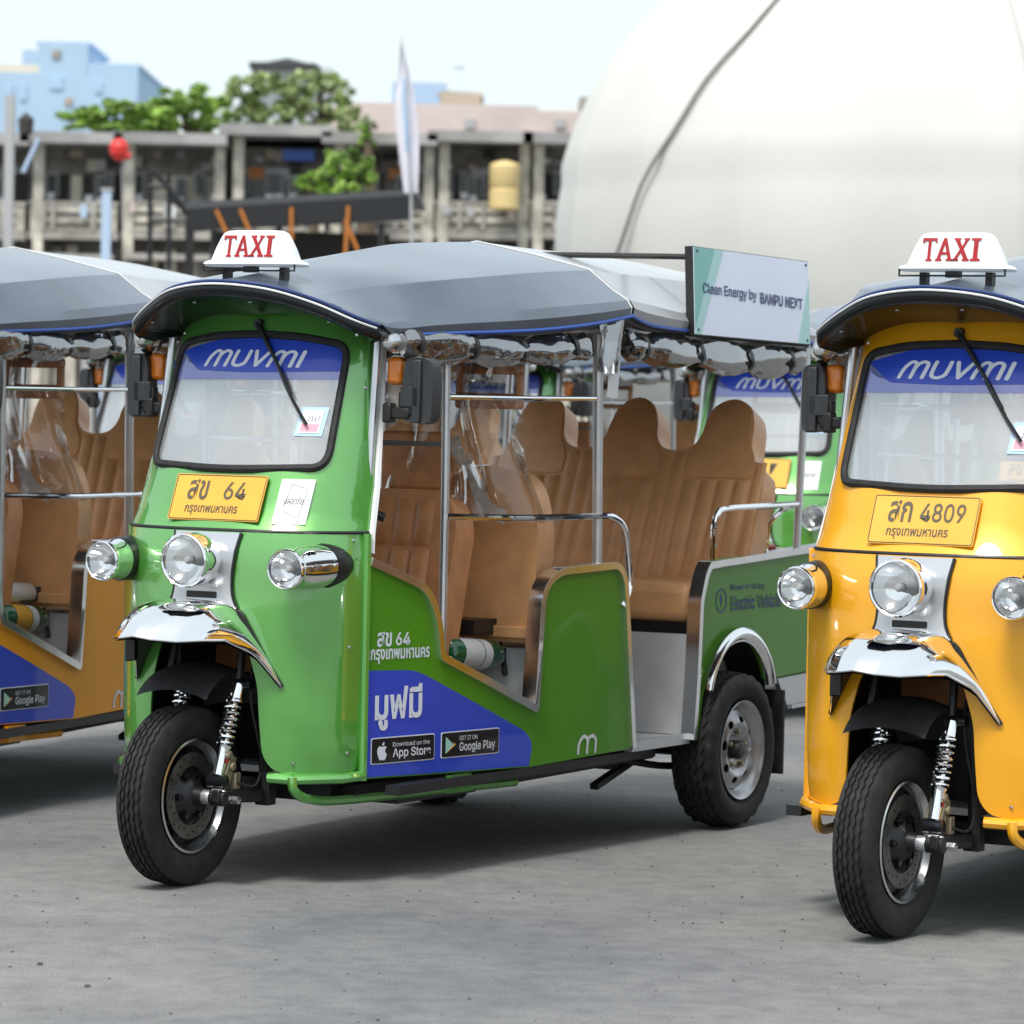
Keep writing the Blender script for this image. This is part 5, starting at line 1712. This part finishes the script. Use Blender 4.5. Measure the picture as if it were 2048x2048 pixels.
# ---- trees
def tree(label, cx, cy, wpx, hpx, d, n, m, seed, trunk=True, lsize=.22, lobes=7, base=None):
    random.seed(seed)
    c = W(cx, cy, d)
    rx, rz = wpx / 2 * d / F_PX, hpx / 2 * d / F_PX
    T = thing('tree', label, 'tree', (c.x, d, 0))
    mb = MB()
    L = []
    while len(L) < lobes * 9:
        q = (random.uniform(-.9, .9), random.uniform(-.6, .6), random.uniform(-.8, .85))
        if q[0] ** 2 + max(0, q[2]) ** 2 < .8:
            L.append((*q, random.uniform(.07, .19)))
    for _ in range(n):
        lx, ly, lz, lr = random.choice(L)
        v = Vector((random.gauss(0, 1), random.gauss(0, 1), random.gauss(0, 1))).normalized() * lr * random.random() ** .4
        p = Vector(((lx + v.x) * rx, (ly + v.y) * rx, (lz + v.z) * rz)) + Vector((0, 0, c.z))
        s = lsize * random.uniform(.6, 1.3)
        q = Matrix.Rotation(random.uniform(0, 6.28), 3, 'Z') @ Matrix.Rotation(random.uniform(-1.1, 1.1), 3, 'X')
        mb.add([p + q @ Vector(w_) * s for w_ in ((-.5, -.3, 0), (.1, -.45, .05), (.6, 0, 0), (.1, .45, .05), (-.5, .3, 0))], [(0, 1, 2, 3, 4)])
    put('crown', mb.mesh('crown', False), m, T)
    zb = base if base is not None else 0
    tr = MB().tube([(0, 0, zb), (.1, 0, (zb + c.z) / 2), (0, 0, c.z)], [.28, .2, .1], 8)
    for lx, ly, lz, lr in L[:9]:
        tr.tube([(0, 0, c.z - rz * .6), (lx * rx * .9, ly * rx * .9, c.z + lz * rz)], [.1, .03], 5)
    put('trunk', tr.mesh('trunk'), 'bark', T)
    return T


tree('low bright green tree behind the left shophouse roof', 215, 240, 190, 82, 124, 8450, 'leaf', 1, lsize=.15)
tree('dark green tree with a pointed crown above the left roofs', 375, 225, 190, 118, 126, 9750, 'leaf', 2, lsize=.15)
tree('small bushy tree between the tower and the grey house', 300, 240, 120, 70, 125, 4875, 'leaf', 5, lsize=.14)
tree('pale thin tree in front of the grey rooftop house', 515, 205, 150, 141, 128, 4875, 'leaf_pale', 3, lsize=.13, lobes=10)
tree('pale feathery tree right of the grey rooftop house', 640, 205, 160, 141, 128, 5525, 'leaf_pale', 4, lsize=.13, lobes=10)
tree('bright potted tree growing on the shophouse balcony', 690, 345, 130, 106, 106, 5850, 'leaf', 6, lsize=.12, base=3)
tree('small green bush at the left of the balcony tree', 625, 365, 70, 47, 106, 2275, 'leaf', 8, lsize=.11, base=3)
tree('wispy sapling sprouting from the roof edge', 735, 262, 40, 70, 109, 845, 'leaf', 9, lsize=.11, base=6, lobes=4)


# ---- white event dome
DD = 66.0
dc = W(1850, 500, DD + 6.6)
RAD = 7.1


def dome_pt(az, el, off=0):
    """az 0 towards the camera, positive to the right"""
    r = RAD + off
    k = .93
    return Vector((dc.x + r * math.cos(el) * math.sin(az), dc.y - r * math.cos(el) * math.cos(az), dc.z + r * k * math.sin(el)))


T = thing('event_dome', 'huge white fabric dome with dark lacing seam behind the taxis', 'dome', (dc.x, dc.y, 0))
o = -Vector(T.location)
GORES = 18


def gore(k):
    m = MB()
    a0 = 2 * PI * k / GORES + .12
    a1 = a0 + 2 * PI / GORES
    def fn(a, b):
        el = R(-36) + R(126) * b
        az = a0 + (a1 - a0) * a
        sag = -.05 * math.sin(PI * a) * math.cos(el)
        if el < R(12):
            sag -= .08
        return dome_pt(az, el, sag) + o
    return m.grid(fn, 8, 44)


for k in range(GORES):
    put('fabric_panel', gore(k).mesh('gore', True, 60), 'dome_fabric', T)
put('skirt', (lambda mb: MB().add([tuple(Vector(v) + o) for v in mb.v], mb.f))(MB().lathe([(0, RAD * .83), (dc.z - RAD * .58, RAD * .815)], 60, (dc.x, dc.y, 0), 'z')).mesh('skirt'), 'dome_fabric', T)
# lacing seam and lighter ribs
put('lacing', MB().tube([dome_pt(R(-57) + R(43) * k / 30 + .006 * math.sin(k * 1.1), R(-4) + R(86) * k / 30, .03) + o for k in range(31)], .036, 6).mesh('lacing'), 'dome_cord', T)
for az in (12,):
    put('seam_band', MB().tube([dome_pt(R(az) + R(-6) * k / 30, R(-20) + R(95) * k / 30, .01) + o for k in range(31)], .03, 6).mesh('seam'), 'dome_seam', T)
